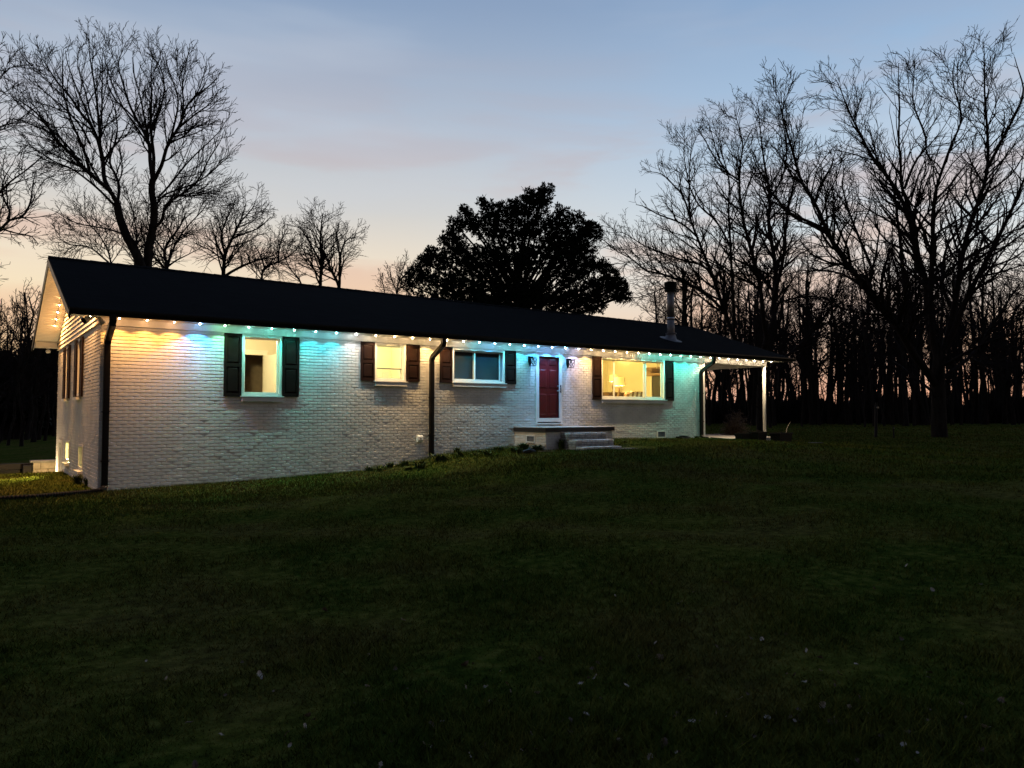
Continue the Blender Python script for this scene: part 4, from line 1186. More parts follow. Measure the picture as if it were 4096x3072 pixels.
# foreground: polar scatter in front of the camera
n = 230000
d = 2.6 * (17 / 2.6) ** R.random(n); ang = (R.random(n) - .5) * math.radians(84)
fx, fy = HD; x = CAM.x + d * (np.cos(ang) * fx + np.sin(ang) * RIGHT.x); y = CAM.y + d * (np.cos(ang) * fy + np.sin(ang) * RIGHT.y)
k = outside(x, y) & (y < -.03); x, y, d = x[k], y[k], d[k]
clump = np.sin(x * 2.3 + np.sin(y * 1.7) * 2) * np.sin(y * 2.1 + np.sin(x * 1.3) * 2)
h = (.018 + .045 * R.random(len(x)) ** 2) * (1 + .7 * clump) + .03 * (R.random(len(x)) > .985)
allV.append(blades(x, y, h, .004 + .0011 * d * R.uniform(.6, 1.2, len(x)), R.uniform(.2, 1.3, len(x)), 1))
# strip along the house
n = 90000
x = R.uniform(-4, 24, n); y = -R.random(n) ** 1.6 * 4.5
k = outside(x, y); x, y = x[k], y[k]
wild = np.clip(np.exp(-((x - 8.6) / 1.3) ** 2) + np.exp(-((x - 10.4) / .9) ** 2) + .6 * np.exp(-((x - 14.5) / 1.6) ** 2), 0, 1.2) * np.exp(-np.abs(y) / .7)
h = (.03 + .04 * R.random(len(x))) * (1 + 1.6 * wild)
allV.append(blades(x, y, h, .012, R.uniform(.1, .9, len(x)), 2))
n = 60000
dd = 16 * (75 / 16) ** R.random(n); ang = math.radians(-6) + R.random(n) * math.radians(46)
x = CAM.x + dd * (np.cos(ang) * HD[0] + np.sin(ang) * RIGHT.x); y = CAM.y + dd * (np.cos(ang) * HD[1] + np.sin(ang) * RIGHT.y)
k = outside(x, y) & ((y < -3) | (x > 23.2)); x, y, dd = x[k], y[k], dd[k]
allV.append(blades(x, y, .04 + .05 * R.random(len(x)), .0016 * dd, R.uniform(.2, .9, len(x)), 4))
n = 14000
x = R.uniform(-7, 0, n); y = R.uniform(-1, 6.45, n); k = outside(x, y); x, y = x[k], y[k]
allV.append(blades(x, y, .03 + .05 * R.random(len(x)), .016, R.uniform(.2, .9, len(x)), 3))
V = np.concatenate(allV); Fc = np.arange(len(V)).reshape(-1, 3)
g = np_mesh('grass', V, Fc, GRASS); tag(g, 'short patchy winter grass covering the lawn', 'grass', kind='stuff')

leaf_me = []
for i in range(5):
    rg = random.Random(50 + i); b = MB(); n = 9
    out = []
    for j in range(n):
        t = j / (n - 1); wd = math.sin(math.pi * t) ** .7 * (.30 + .22 * (j % 2)) + .01
        out.append((t - .5, wd * rg.uniform(.75, 1.1), .12 * math.sin(t * 5 + i) + .16 * (t - .5) ** 2))
    b.v = [(0 + p[0], -p[1], p[2] + .10 * p[1]) for p in out] + [(p[0], p[1], p[2] + .22 * p[1]) for p in out] + [(p[0], 0, p[2] - .04) for p in out]
    for j in range(n - 1): b.f += [(j, j + 1, 2 * n + j + 1, 2 * n + j), (2 * n + j, 2 * n + j + 1, n + j + 1, n + j)]
    leaf_me.append(b.mesh('fallen_leaf', PALELEAF if i % 2 else DRYLEAF))
rg = random.Random(12); cnt = 0
spots = [(3130, 2240), (3625, 2262), (3920, 2335), (3730, 2358), (2905, 2330), (3000, 2550), (2640, 2630), (2745, 2720), (2960, 2793), (3720, 2690), (4005, 2800), (3070, 2870), (3330, 2885), (3940, 2905), (2655, 2970), (3430, 3040),
         (1880, 3020), (1860, 2655), (2150, 2770), (2040, 2395), (1300, 2440), (1040, 2700), (1230, 2860), (1220, 2905), (1730, 2900), (780, 3062), (1520, 3060), (2230, 2870), (2480, 2960), (2870, 2590), (3280, 2630), (490, 2060), (2610, 2335), (2720, 2410), (1632, 2338), (2010, 2348)]
while len(spots) < 150:
    px = rg.triangular(300, 4096, 3500); py = rg.triangular(2250, 3072, 2950); spots.append((px, py))
for (px, py) in spots:
    p = on_z(px, py, .12)
    for _ in range(3): p = on_z(px, py, gh(p.x, p.y) + .018)
    o = bpy.data.objects.new('fallen_leaf', leaf_me[cnt % 5]); COL.objects.link(o)
    s = rg.uniform(.022, .058) * (1.1 if cnt < 36 else .7); o.scale = (s, s * rg.uniform(.6, 1), s)
    o.location = p; o.rotation_euler = (rg.uniform(-1.1, 1.1), rg.uniform(-.9, .9), rg.uniform(0, 6.28)); cnt += 1
    lw = 'large' if s > .045 else 'small' if s < .028 else 'medium'
    tag(o, '%s %s curled leaf lying on the dark lawn' % (lw, 'brown' if (cnt - 1) % 5 % 2 == 0 else 'pale'), 'leaf', 'fallen leaves on the lawn')
weedm = mat('weed_leaf', (.055, .070, .016), .85, var=.4, scale=8, spec=.1)
def weed(x, y, r, h, n, label, seed):
    rg = random.Random(seed); t = thing('weed_tuft', label, 'weed', (x, y, gh(x, y)), 'weeds along the foot of the house'); s = MB()
    for i in range(n):
        a = rg.uniform(0, 6.28); q = rg.uniform(.3, 1) * r; hh = h * rg.uniform(.4, 1); w = rg.uniform(.006, .014)
        bx, by = rg.uniform(-.3, .3) * r, rg.uniform(-.3, .3) * r; px, py = -math.sin(a) * w, math.cos(a) * w
        m1 = (bx + math.cos(a) * q * .4, by + math.sin(a) * q * .4, hh * .7); tp = (bx + math.cos(a) * q, by + math.sin(a) * q, hh)
        s.quad((bx - px * .5, by - py * .5, -.01), (bx + px * .5, by + py * .5, -.01), (m1[0] + px, m1[1] + py, m1[2]), (m1[0] - px, m1[1] - py, m1[2]))
        s.v += [(m1[0] - px, m1[1] - py, m1[2]), (m1[0] + px, m1[1] + py, m1[2]), tp]; s.f.append((len(s.v) - 3, len(s.v) - 2, len(s.v) - 1))
    s.build('leaves', weedm, t)
weed(8.45, -.18, .18, .24, 90, 'tall grassy weed tuft at the wall just past the middle downspout', 1)
weed(9.7, -.35, .30, .16, 110, 'low weed tuft at the wall between middle downspout and stoop', 2)
weed(10.25, -.75, .38, .24, 200, 'broad weed tuft at the stoop wall under its vent', 3)
weed(10.35, -1.25, .30, .2, 140, 'weed tuft at the front corner of the stoop', 4)
weed(10.95, -1.55, .16, .34, 90, 'upright weed tuft beside the brick steps', 5)
weed(13.15, -1.1, .22, .3, 120, 'weed tuft at the stoop flank facing the porch', 6)
weed(7.6, -.75, .4, .22, 200, 'yellowish weed patch in front of the middle downspout', 7)
weed(6.8, -1.1, .3, .2, 130, 'weed patch in the bare soil before the bathroom window wall', 8)
weed(.02, 1.5, .18, .22, 80, 'weed tuft at the foot of the gable wall', 9)
weed(-.1, 2.2, .2, .25, 90, 'second weed tuft at the foot of the gable wall further back', 10)
rgw = random.Random(31)
for i in range(16):
    weed(rgw.uniform(5.8, 10.3), -rgw.uniform(.1, 1.5), rgw.uniform(.12, .3), rgw.uniform(.08, .2), 70, 'low weed tuft in the lit strip between bathroom window and stoop', 40 + i)
for i in range(7):
    weed(rgw.uniform(13.3, 18.2), -rgw.uniform(.1, 1.2), rgw.uniform(.12, .25), rgw.uniform(.07, .14), 70, 'low weed tuft below the picture window wall', 70 + i)
p = on_z(1880, 1862, .42)
tag(MB().tube([(9.55, -1.65, gh(9.55, -1.65) + .04), (9.75, -1.7, gh(9.7, -1.7) + .07), (9.95, -1.66, gh(9.9, -1.7) + .03)], [.05, .07, .045], 8).build('fallen_chunk', TIMBER), 'dark lump of fallen wood on the grass between middle downspout and stoop', 'wood')
tag(MB().tube([(9.9, -1.85, gh(9.9, -1.8) + .05), (10.35, -2.05, gh(10.3, -2.0) + .03)], [.008, .005], 5).build('twig', mat('pale_stick', (.30, .25, .2), .8)), 'pale twig on the grass beside the dark lump of wood', 'twig')

# ================================================================== TREES
class Tubes:
    """collects tapered tubes and builds them with numpy"""
    def __init__(s): s.V = []; s.F = []; s.n = 0
    def add(s, P, Rd, sides):
        P = np.asarray(P, float); Rd = np.asarray(Rd, float); m = len(P)
        T = np.empty_like(P); T[1:-1] = P[2:] - P[:-2]; T[0] = P[1] - P[0]; T[-1] = P[-1] - P[-2]
        T /= np.linalg.norm(T, axis=1, keepdims=True) + 1e-9
        ref = np.array([.31, .95, .05]) if abs(T[0, 1]) < .9 else np.array([1., 0, 0])
        U = np.cross(T, ref); U /= np.linalg.norm(U, axis=1, keepdims=True) + 1e-9
        W = np.cross(T, U)
        a = np.arange(sides) * 2 * np.pi / sides
        ring = P[:, None] + (U[:, None] * np.cos(a)[None, :, None] + W[:, None] * np.sin(a)[None, :, None]) * Rd[:, None, None]
        s.V.append(ring.reshape(-1, 3))
        i = np.arange(m - 1)[:, None] * sides; k = np.arange(sides)[None]; k2 = (k + 1) % sides
        s.F.append((np.stack([i + k, i + k2, i + sides + k2, i + sides + k], -1) + s.n).reshape(-1, 4))
        s.n += m * sides
    def build(s, name, material, parent):
        return np_mesh(name, np.concatenate(s.V), np.concatenate(s.F), material, parent, smooth=True)

def resample(P, n):
    P = np.asarray(P, float); L_ = np.concatenate([[0], np.cumsum(np.linalg.norm(np.diff(P, axis=0), axis=1))])
    t = np.linspace(0, L_[-1], n)
    return np.stack([np.interp(t, L_, P[:, i]) for i in range(3)], -1), L_[-1]

def smooth_line(P, n):
    P = np.asarray(P, float)
    if len(P) > 2:
        Q = [P[0]]
        E = np.concatenate([[2 * P[0] - P[1]], P, [2 * P[-1] - P[-2]]])
        for i in range(len(P) - 1):
            a, b, c, d = E[i], E[i + 1], E[i + 2], E[i + 3]
            for t in (.25, .5, .75, 1.0):
                Q.append(.5 * ((2 * b) + (c - a) * t + (2 * a - 5 * b + 4 * c - d) * t * t + (3 * b - a - 3 * c + d) * t ** 3))
        P = np.array(Q)
    return resample(P, n)

CROWD = {}
def sprout(tb, P, Rd, length, level, rng, cfg):
    """grow side branches from the limb polyline P with radii Rd"""
    if level > cfg['levels']: return
    n = max(2, int(length * cfg['dens'][level - 1]))
    for i in range(n):
        t = cfg['start'][level - 1] + (1 - cfg['start'][level - 1]) * (i + rng.random()) / n
        f = t * (len(P) - 1); a = int(min(f, len(P) - 2)); u = f - a
        p = P[a] * (1 - u) + P[a + 1] * u; r = Rd[a] * (1 - u) + Rd[a + 1] * u
        d = P[a + 1] - P[a]; d = d / (np.linalg.norm(d) + 1e-9)
        q = rng.normal(size=3); q -= d * q.dot(d); q /= np.linalg.norm(q) + 1e-9
        ang = math.radians(rng.uniform(*cfg['angle']))
        nd = d * math.cos(ang) + q * math.sin(ang)
        ln = min(length * rng.uniform(*cfg['len'][level - 1]), cfg['maxlen'][level - 1] * rng.uniform(.7, 1.0)) * (1.12 - (.70 if level == 1 else .45) * t)
        if ln < cfg['minlen']: continue
        if cfg.get('cap'):
            # keep the crown airy: only so many twigs of one order per half metre cell
            tip = p + nd * ln * .5
            key = (level, int((tip[0] * RIGHT.x + tip[1] * RIGHT.y) / .5 + 500), int(tip[2] / .5 + 50))
            c_ = CROWD.get(key, 0)
            if c_ >= cfg['cap'][level - 1]: continue
            CROWD[key] = c_ + 1
        m = cfg['pts'][level - 1]
        pts = [p]; cd = nd.copy()
        for j in range(m):
            cd = cd + rng.normal(size=3) * cfg['wob'] + np.array([0, 0, cfg['up'] + cfg.get('droop', 0) * (j / m)])
            cd /= np.linalg.norm(cd); pts.append(pts[-1] + cd * ln / m)
        pts = np.array(pts)
        r0 = max(min(r * .62, ln * .022 + .004), cfg['rmin']); rr = np.linspace(r0, max(cfg['rmin'] * .75, r0 * .3), m + 1)
        tb.add(pts, rr, 5 if r0 > .05 else 3)
        sprout(tb, pts, rr, ln, level + 1, rng, cfg)

BIG = dict(levels=3, cap=(2, 5, 11), dens=(3.4, 5.2, 6.0), start=(.16, .12, .10), angle=(18, 52), len=((.26, .46), (.34, .60), (.35, .65)), maxlen=(4.0, 1.8, .75), minlen=.10,
           pts=(6, 4, 2), wob=.12, up=.085, rmin=.0105)
def px_tree(name, label, limbs, depth, seed, cfg, trunk_idx, rad, base_px=None, base_z=None, spread=3.0, group=None):
    """limbs: list of pixel polylines with (r0,r1) in photo pixels; every limb gets its own depth run"""
    rng = np.random.default_rng(seed); CROWD.clear()
    b0 = limbs[trunk_idx[0]][0][0]
    bp = at_depth(*b0, depth)
    gz = gh(bp.x, bp.y) if base_z is None else base_z
    t = thing(name, label, 'tree', (bp.x, bp.y, gz), group)
    org = np.array([bp.x, bp.y, gz])
    tr = Tubes(); cr = Tubes()
    for i, (pl, r0, r1, d0, d1) in enumerate(limbs):
        n = len(pl); P = []
        for j, (a, b) in enumerate(pl):
            dd = depth + d0 + (d1 - d0) * (j / max(1, n - 1))
            P.append(np.array(at_depth(a, b, dd)))
        P, ln = smooth_line(P, max(8, n * 3))
        nn = len(P)
        for c in range(3):
            P[:, c] += .10 * np.sin(np.linspace(0, 3.1 * ln / 4, nn) + rng.uniform(0, 6.28)) * np.sin(np.linspace(0, np.pi, nn)) * (i not in trunk_idx)
        tt = np.linspace(0, 1, len(P)); rr = (r1 + (r0 - r1) * (1 - tt ** 1.05)) * depth / F
        if i in trunk_idx and pl[0][1] < 2000:
            # carry the trunk down to the ground with root flare
            z = gz - .15
            if P[0][2] > z + .1:
                P = np.concatenate([[[P[0][0] + (P[0][0] - P[2][0]) * .3, P[0][1] + (P[0][1] - P[2][1]) * .3, z]], P]); rr = np.concatenate([[rr[0] * 1.45], rr])
        (tr if i in trunk_idx else cr).add(P - org, rr, 9 if i in trunk_idx else 6)
        sprout(cr, P - org, rr, ln, 1, rng, cfg)
    tr.build('trunk', BARK, t); cr.build('crown', TWIG, t)
    return t
def sc(x0, y0, s): return lambda pts: [(x0 + a * s, y0 + b * s) for a, b in pts]
q7 = sc(0, 100, 1500 / 2212)
LT = [
 (q7([(845, 1560), (830, 1420), (790, 1320), (745, 1240), (705, 1130), (690, 1050)]), 21, 14, 0, 0),
 (q7([(690, 1050), (650, 980), (590, 920), (530, 860), (440, 760), (350, 680), (280, 590), (190, 500), (90, 430)]), 9, 1.6, 0, -3),
 (q7([(690, 1060), (705, 960), (690, 880), (660, 790), (690, 640), (670, 500), (640, 400)]), 6.5, 1.4, 0, 3),
 (q7([(650, 980), (610, 900), (600, 800), (580, 700), (540, 600), (480, 520), (420, 420), (330, 320), (250, 200)]), 9, 1.4, 0, 2),
 (q7([(600, 800), (585, 680), (570, 560), (555, 420), (545, 300), (530, 150), (525, 30)]), 6, 1.2, .5, -1.5),
 (q7([(690, 1080), (600, 1000), (500, 920), (400, 840), (320, 800), (200, 720), (90, 690)]), 5, 1.2, 0, -4),
 (q7([(740, 1240), (640, 1210), (560, 1190), (440, 1160), (330, 1100)]), 4, 1.2, 0, -3.5),
 (q7([(530, 860), (500, 740), (440, 620), (390, 500), (360, 360), (370, 200)]), 5, 1.2, -1, -3.5),
 (q7([(480, 800), (380, 720), (300, 640), (200, 600), (80, 560), (20, 600)]), 4.5, 1.2, -1, -5),
 (q7([(560, 600), (500, 440), (460, 300), (455, 130)]), 4, 1.1, 1.2, 3),
 (q7([(860, 1560), (870, 1420), (880, 1300), (905, 1180), (910, 1080), (895, 980), (900, 910)]), 19, 12, .6, .6),
 (q7([(900, 910), (880, 800), (870, 700), (830, 600), (780, 480), (740, 360), (700, 230), (735, 120)]), 8, 1.3, .6, 3),
 (q7([(900, 910), (915, 780), (900, 620), (890, 450), (885, 300), (900, 190)]), 7.5, 1.3, .6, 0),
 (q7([(910, 910), (960, 820), (1000, 700), (1060, 600), (1100, 480), (1160, 400), (1210, 270)]), 8, 1.3, .6, -2),
 (q7([(915, 1070), (960, 1000), (1040, 960), (1130, 930), (1240, 880), (1330, 800), (1370, 780)]), 4.5, 1.1, .6, 3.5),
 (q7([(905, 1200), (960, 1150), (985, 1060), (1060, 1010), (1150, 930), (1220, 800), (1290, 700), (1310, 660)]), 6, 1.1, .6, -3),
 (q7([(830, 600), (760, 520), (690, 430), (640, 330), (600, 220)]), 4, 1.1, 1.8, 4),
 (q7([(1000, 700), (1020, 560), (1040, 420), (1000, 280), (970, 160)]), 4.5, 1.1, -.5, -3),
 (q7([(1060, 600), (1150, 540), (1230, 480), (1290, 380)]), 4, 1.1, -1, -4),
 (q7([(870, 700), (800, 600), (740, 500), (690, 380), (640, 250), (600, 130)]), 4, 1.1, 1, 0),
 (q7([(530, 700), (470, 600), (380, 500), (300, 420), (215, 330), (195, 230)]), 4.5, 1.1, .5, 3),
 (q7([(560, 640), (500, 500), (440, 380), (400, 260), (385, 150)]), 4.5, 1.1, .5, -3),
 (q7([(585, 680), (600, 540), (590, 400), (600, 260), (610, 130)]), 4.5, 1.1, .5, 4),
 (q7([(870, 700), (850, 560), (830, 420), (800, 300), (780, 190)]), 4.5, 1.1, .8, -3),
 (q7([(900, 620), (940, 480), (960, 340), (940, 240), (875, 170)]), 4.5, 1.1, .6, 4),
 (q7([(1060, 600), (1080, 460), (1090, 330), (1100, 210)]), 4, 1.1, -1, 3),
 (q7([(1100, 480), (1180, 380), (1250, 330), (1290, 310)]), 3.5, 1.1, -1, 2),
 (q7([(1000, 700), (1100, 640), (1200, 600), (1290, 560)]), 4, 1.1, 0, 4),
 (q7([(940, 1020), (1080, 1000), (1200, 980), (1280, 1000)]), 3.5, 1.1, .8, -3),
 (q7([(590, 920), (480, 840), (380, 780), (260, 740), (130, 760)]), 4.5, 1.1, 0, 4),
 (q7([(440, 760), (340, 640), (240, 560), (120, 490), (30, 370)]), 4.5, 1.1, -1, 2),
 (q7([(930, 1020), (1060, 880), (1180, 760), (1280, 640), (1340, 550)]), 4.5, 1.1, .8, 5),
]
px_tree('shade_tree', 'tall twin-trunked bare tree rising behind the gable end of the roof', LT, 34, 1, BIG, (0, 10), None)
q0 = sc(0, 0, 500 / 754)
L0 = [
 (q0([(-330, 2700), (-300, 2100), (-260, 1700), (-200, 1400)]), 24, 15, 0, 0),
 (q0([(-230, 1500), (-100, 1430), (0, 1370), (45, 1320), (120, 1300), (170, 1220), (190, 1130), (215, 1040)]), 8, 1.4, 0, 2),
 (q0([(45, 1320), (60, 1270), (30, 1190), (40, 1080), (90, 960)]), 5, 1.3, .5, 3),
 (q0([(-210, 1400), (-100, 1260), (0, 1170), (80, 1100), (170, 1030), (250, 950)]), 7, 1.3, 0, -2),
 (q0([(-210, 1400), (-220, 1100), (-120, 900), (0, 780), (100, 750), (210, 735)]), 8, 1.2, 0, 1),
 (q0([(-220, 1100), (-200, 800), (-100, 600), (0, 470), (60, 410), (130, 390)]), 7, 1.2, 0, -1),
 (q0([(-200, 800), (-210, 500), (-100, 350), (0, 270), (30, 250)]), 6, 1.2, 0, 0),
 (q0([(120, 1300), (180, 1330), (240, 1360)]), 3, 1.0, 1, 1),
 (q0([(0, 1375), (100, 1400), (180, 1430), (230, 1470)]), 3.5, 1.0, .2, -1),
]
px_tree('shade_tree', 'bare tree whose drooping limbs reach towards the gable end', L0, 30, 2, dict(BIG, droop=-.10, up=.06), (0,), None)
MID = dict(BIG, start=(.30, .15, .1), cap=(2, 5, 10), dens=(4.8, 5.2, 5.0), len=((.34, .6), (.40, .7), (.4, .75)), angle=(22, 62), maxlen=(3.8, 1.9, .85), rmin=.013, wob=.13, up=.04)
M1 = [
 (q7([(1320, 1640), (1318, 1470), (1330, 1350), (1370, 1260), (1420, 1150), (1450, 1060)]), 10, 2, 0, 0),
 (q7([(1330, 1350), (1310, 1250), (1340, 1150), (1380, 1060)]), 5, 1.2, 0, 2),
 (q7([(1330, 1480), (1400, 1430), (1480, 1390), (1580, 1370), (1640, 1340)]), 6, 1.3, 0, -2),
 (q7([(1370, 1260), (1450, 1220), (1530, 1180), (1600, 1130)]), 4, 1.2, 0, 2),
 (q7([(1325, 1400), (1290, 1300), (1260, 1200), (1240, 1150)]), 4.5, 1.2, 0, -1),
 (q7([(1370, 1260), (1420, 1170), (1490, 1090), (1510, 1030)]), 4, 1.1, 0, -3),
]
px_tree('rounded_tree', 'round-crowned bare tree behind the roof next to the twin-trunked tree', M1, 46, 3, MID, (0,), None)
M2 = [
 (q7([(1888, 1680), (1890, 1530), (1895, 1380), (1890, 1250), (1905, 1110)]), 8.5, 1.6, 0, 0),
 (q7([(2005, 1680), (2000, 1545), (1950, 1440), (1930, 1380), (1880, 1280), (1840, 1200)]), 8, 1.5, .5, 2),
 (q7([(2000, 1560), (2010, 1400), (2050, 1270), (2110, 1250)]), 6, 1.3, 0, -2),
 (q7([(2010, 1400), (1990, 1280), (2000, 1170)]), 4.5, 1.2, 0, 1),
 (q7([(1893, 1400), (1820, 1290), (1770, 1200), (1740, 1170)]), 4.5, 1.2, 0, 1),
 (q7([(1893, 1450), (1960, 1340), (1970, 1220)]), 4, 1.2, 0, 1),
]
px_tree('rounded_tree', 'slim two-stemmed bare tree behind the roof towards the dark evergreen', M2, 48, 4, MID, (0, 1), None)
M3 = [
 (q7([(1540, 1640), (1545, 1490), (1560, 1430), (1640, 1400), (1720, 1350), (1770, 1300)]), 6, 1.4, 0, 0),
 (q7([(1560, 1430), (1540, 1350), (1500, 1300)]), 4, 1.2, 0, 1),
 (q7([(1640, 1400), (1660, 1310), (1680, 1230), (1700, 1180)]), 4, 1.2, 0, 1),
 (q7([(1790, 1640), (1780, 1520), (1700, 1420), (1650, 1300)]), 4.5, 1.2, 2, 2),
]
px_tree('leaning_tree', 'small crooked leaning bare tree between the two rounded trees', M3, 50, 5, MID, (0,), None)
M4 = [
 (q7([(990, 1620), (985, 1430), (970, 1340), (1000, 1270), (1060, 1190), (1100, 1100)]), 9, 1.6, 0, 0),
 (q7([(985, 1430), (1020, 1330), (1090, 1230), (1180, 1120), (1230, 1040)]), 5, 1.2, 0, 2),
 (q7([(970, 1340), (910, 1260), (860, 1190)]), 4, 1.2, 0, 1),
 (q7([(985, 1430), (1080, 1380), (1150, 1330)]), 4, 1.2, 0, 1),
 (q7([(790, 1620), (795, 1300), (780, 1100), (740, 950)]), 5, 1.2, 4, 5),
 (q7([(650, 1620), (650, 1380), (600, 1250), (520, 1160), (440, 1080)]), 5, 1.2, 4, 4),
 (q7([(640, 1400), (520, 1320), (400, 1290), (330, 1240)]), 4, 1.2, 4, 5),
]
px_tree('understory_tree', 'lower bare tree filling in behind the twin-trunked tree', M4, 43, 6, MID, (0,), None)
M5 = [(sc(1500, 650, .4973)(p), a, b, c, d) for (p, a, b, c, d) in [
 ([(170, 1250), (180, 1050), (190, 960), (220, 880), (240, 800)], 4, 1.3, 0, 0), ([(180, 1050), (140, 930), (120, 830)], 3, 1.2, 0, 1), ([(190, 960), (270, 880), (310, 810)], 3, 1.2, 0, 1), ([(60, 1150), (70, 1020), (50, 920), (40, 890)], 3, 1.2, 3, 3), ([(185, 1020), (260, 960), (330, 860)], 3, 1.2, 0, 1)]]
px_tree('distant_tree', 'small hazy bare tree peeping over the roof beside the dark evergreen', M5, 75, 7, dict(MID, rmin=.02, maxlen=(5, 2.8, 1.4), dens=(3, 3, 2.5)), (0,), None)

q5 = sc(3100, 0, 996 / 1652); qt = sc(3000, 600, 1096 / 2212); q6 = sc(2600, 900, 1496 / 2212); qc = sc(2400, 300, 800 / 1327)
RT = [
 (q6([(1715, 1262), (1711, 1225), (1708, 1150), (1705, 1000), (1705, 850), (1718, 740)]), 30, 22, 0, 0),
 (q6([(1700, 960), (1630, 850), (1560, 760), (1480, 640), (1400, 540)]) + qt([(1000, 1240), (900, 1060), (780, 880), (640, 660), (520, 440), (400, 260)]) + q5([(110, 1000), (60, 800), (20, 640)]), 16, 1.6, 0, -5),
 (qt([(1510, 1660), (1440, 1400), (1400, 1050), (1340, 800), (1310, 560), (1260, 440), (1160, 280), (1060, 160), (960, 40)]) + q5([(500, 760), (440, 600), (400, 520)]), 14, 1.4, 0, 3),
 (qt([(1480, 1560), (1450, 1250), (1455, 950), (1480, 700), (1500, 500)]) + q5([(1080, 1250), (1170, 950), (1230, 800), (1180, 560), (1190, 400)]), 11, 1.3, 0, -3),
 (qt([(1560, 1640), (1640, 1300), (1720, 900), (1780, 600)]) + q5([(1320, 1400), (1390, 1150), (1410, 850), (1395, 560), (1385, 280)]), 13, 1.4, 0, 1),
 (qt([(1580, 1600), (1760, 1200), (1900, 920), (2000, 700), (2100, 480), (2200, 250), (2300, 40), (2340, -200)]), 12, 1.6, 0, -4),
 (q6([(1745, 830), (1850, 760), (2000, 700), (2212, 640), (2350, 560)]), 7, 1.6, 0, -3),
 (qt([(1300, 1480), (1270, 1250), (1240, 900), (1170, 560), (1150, 330)]) + q5([(740, 1150), (560, 880), (480, 700)]), 9, 1.2, 1.5, 5),
 (q5([(960, 1750), (930, 1600), (900, 1400), (860, 1250), (850, 1050), (820, 900), (815, 560), (820, 420)]), 9, 1.2, 2, -1),
 (q5([(860, 1250), (930, 1050), (990, 950), (930, 720), (930, 540), (925, 390)]), 6, 1.1, 1, 4),
 (q5([(1390, 1150), (1500, 950), (1600, 750), (1640, 600), (1590, 380)]), 7, 1.2, .5, -2),
 (qt([(1700, 1400), (1560, 1100), (1570, 800), (1700, 620), (1720, 420), (1750, 300), (1740, 80)]), 7, 1.2, 0, 5),
 (qt([(640, 660), (380, 540), (280, 460), (180, 320), (60, 260), (0, 180)]), 7, 1.2, -3, -6),
 (qt([(780, 880), (700, 780), (560, 620), (400, 560), (200, 420), (0, 330)]), 6, 1.2, -3, 0),
 (qt([(520, 440), (560, 300), (650, 150), (690, 0)]), 5, 1.1, -4, -2),
 (qt([(1000, 1000), (850, 600), (770, 400), (740, 240), (850, 100)]), 6, 1.1, -1, 3),
 (q6([(1690, 1000), (1560, 900), (1480, 840), (1430, 800)]), 6, 1.4, 0, 4),
 (q6([(1740, 900), (1900, 760), (2060, 560), (2140, 420), (2200, 330)]), 9, 1.4, 0, 3),
]
RB_ = dict(BIG, rmin=.011, maxlen=(4.2, 2.0, .85), up=.06, wob=.16, cap=(2, 4, 9), dens=(3.0, 4.8, 5.6), angle=(20, 56), start=(.18, .12, .1))
px_tree('lawn_tree', 'huge many-limbed bare tree standing alone on the lawn beyond the porch', RT, 35.5, 8, RB_, (0,), None)
R1 = [
 (q6([(655, 1235), (655, 1150), (655, 1000), (665, 850), (680, 720)]), 17, 13, 0, 0),
 (q6([(680, 720), (700, 640), (735, 540)]) + qc([(1130, 1560), (1160, 1450), (1165, 1200), (1130, 1000), (1120, 830), (1085, 600), (1070, 400), (1050, 220)]), 13, 1.4, 0, 2),
 (qc([(1110, 1750), (1090, 1650), (1060, 1450), (1010, 1200), (975, 1000), (945, 850), (925, 700), (930, 550), (940, 450), (890, 230)]), 10, 1.3, 0, -3),
 (qc([(960, 1900), (850, 1650), (800, 1500), (740, 1290), (650, 1080), (600, 960), (590, 800), (595, 600), (610, 420)]), 10, 1.2, 0, -2),
 (qc([(820, 1580), (760, 1500), (640, 1420), (520, 1370), (400, 1320), (300, 1290), (220, 1220), (100, 1160), (40, 1110)]), 7, 1.2, 0, -5),
 (qc([(745, 1310), (650, 1250), (520, 1220), (400, 1180), (300, 1140), (180, 1060), (100, 1030)]), 5.5, 1.1, -1, 2),
 (qc([(650, 1080), (550, 1000), (420, 940), (300, 870), (240, 860)]), 4.5, 1.1, -1.5, -4),
 (qc([(600, 960), (560, 800), (480, 720), (400, 660), (310, 640)]), 4.5, 1.1, -1.5, 2),
 (qc([(890, 1800), (880, 1400), (870, 1150), (850, 900), (855, 700), (800, 480), (745, 300)]), 8, 1.2, 2, 4),
 (qc([(850, 640), (760, 560), (690, 440), (650, 360)]), 4, 1.1, 3, 1),
 (qc([(925, 700), (850, 630), (770, 480), (710, 300)]), 4, 1.1, -2, -4),
 (qc([(1120, 830), (1200, 700), (1230, 450), (1200, 120)]), 5, 1.1, 1, 4),
 (qc([(1150, 1500), (1200, 1250), (1250, 950), (1300, 700), (1327, 400)]), 8, 1.2, 0, -3),
 (qc([(870, 1150), (760, 960), (640, 820), (560, 560), (560, 420)]), 5, 1.1, 2, 5),
 (q6([(660, 900), (740, 830), (860, 740), (1000, 560), (1100, 420), (1160, 240), (1180, 120)]), 8, 1.3, 0, 2),
]
px_tree('multi_stem_tree', 'wide bare multi-stemmed tree standing behind the porch roof', R1, 43, 9, dict(RB_, rmin=.011), (0,), None)

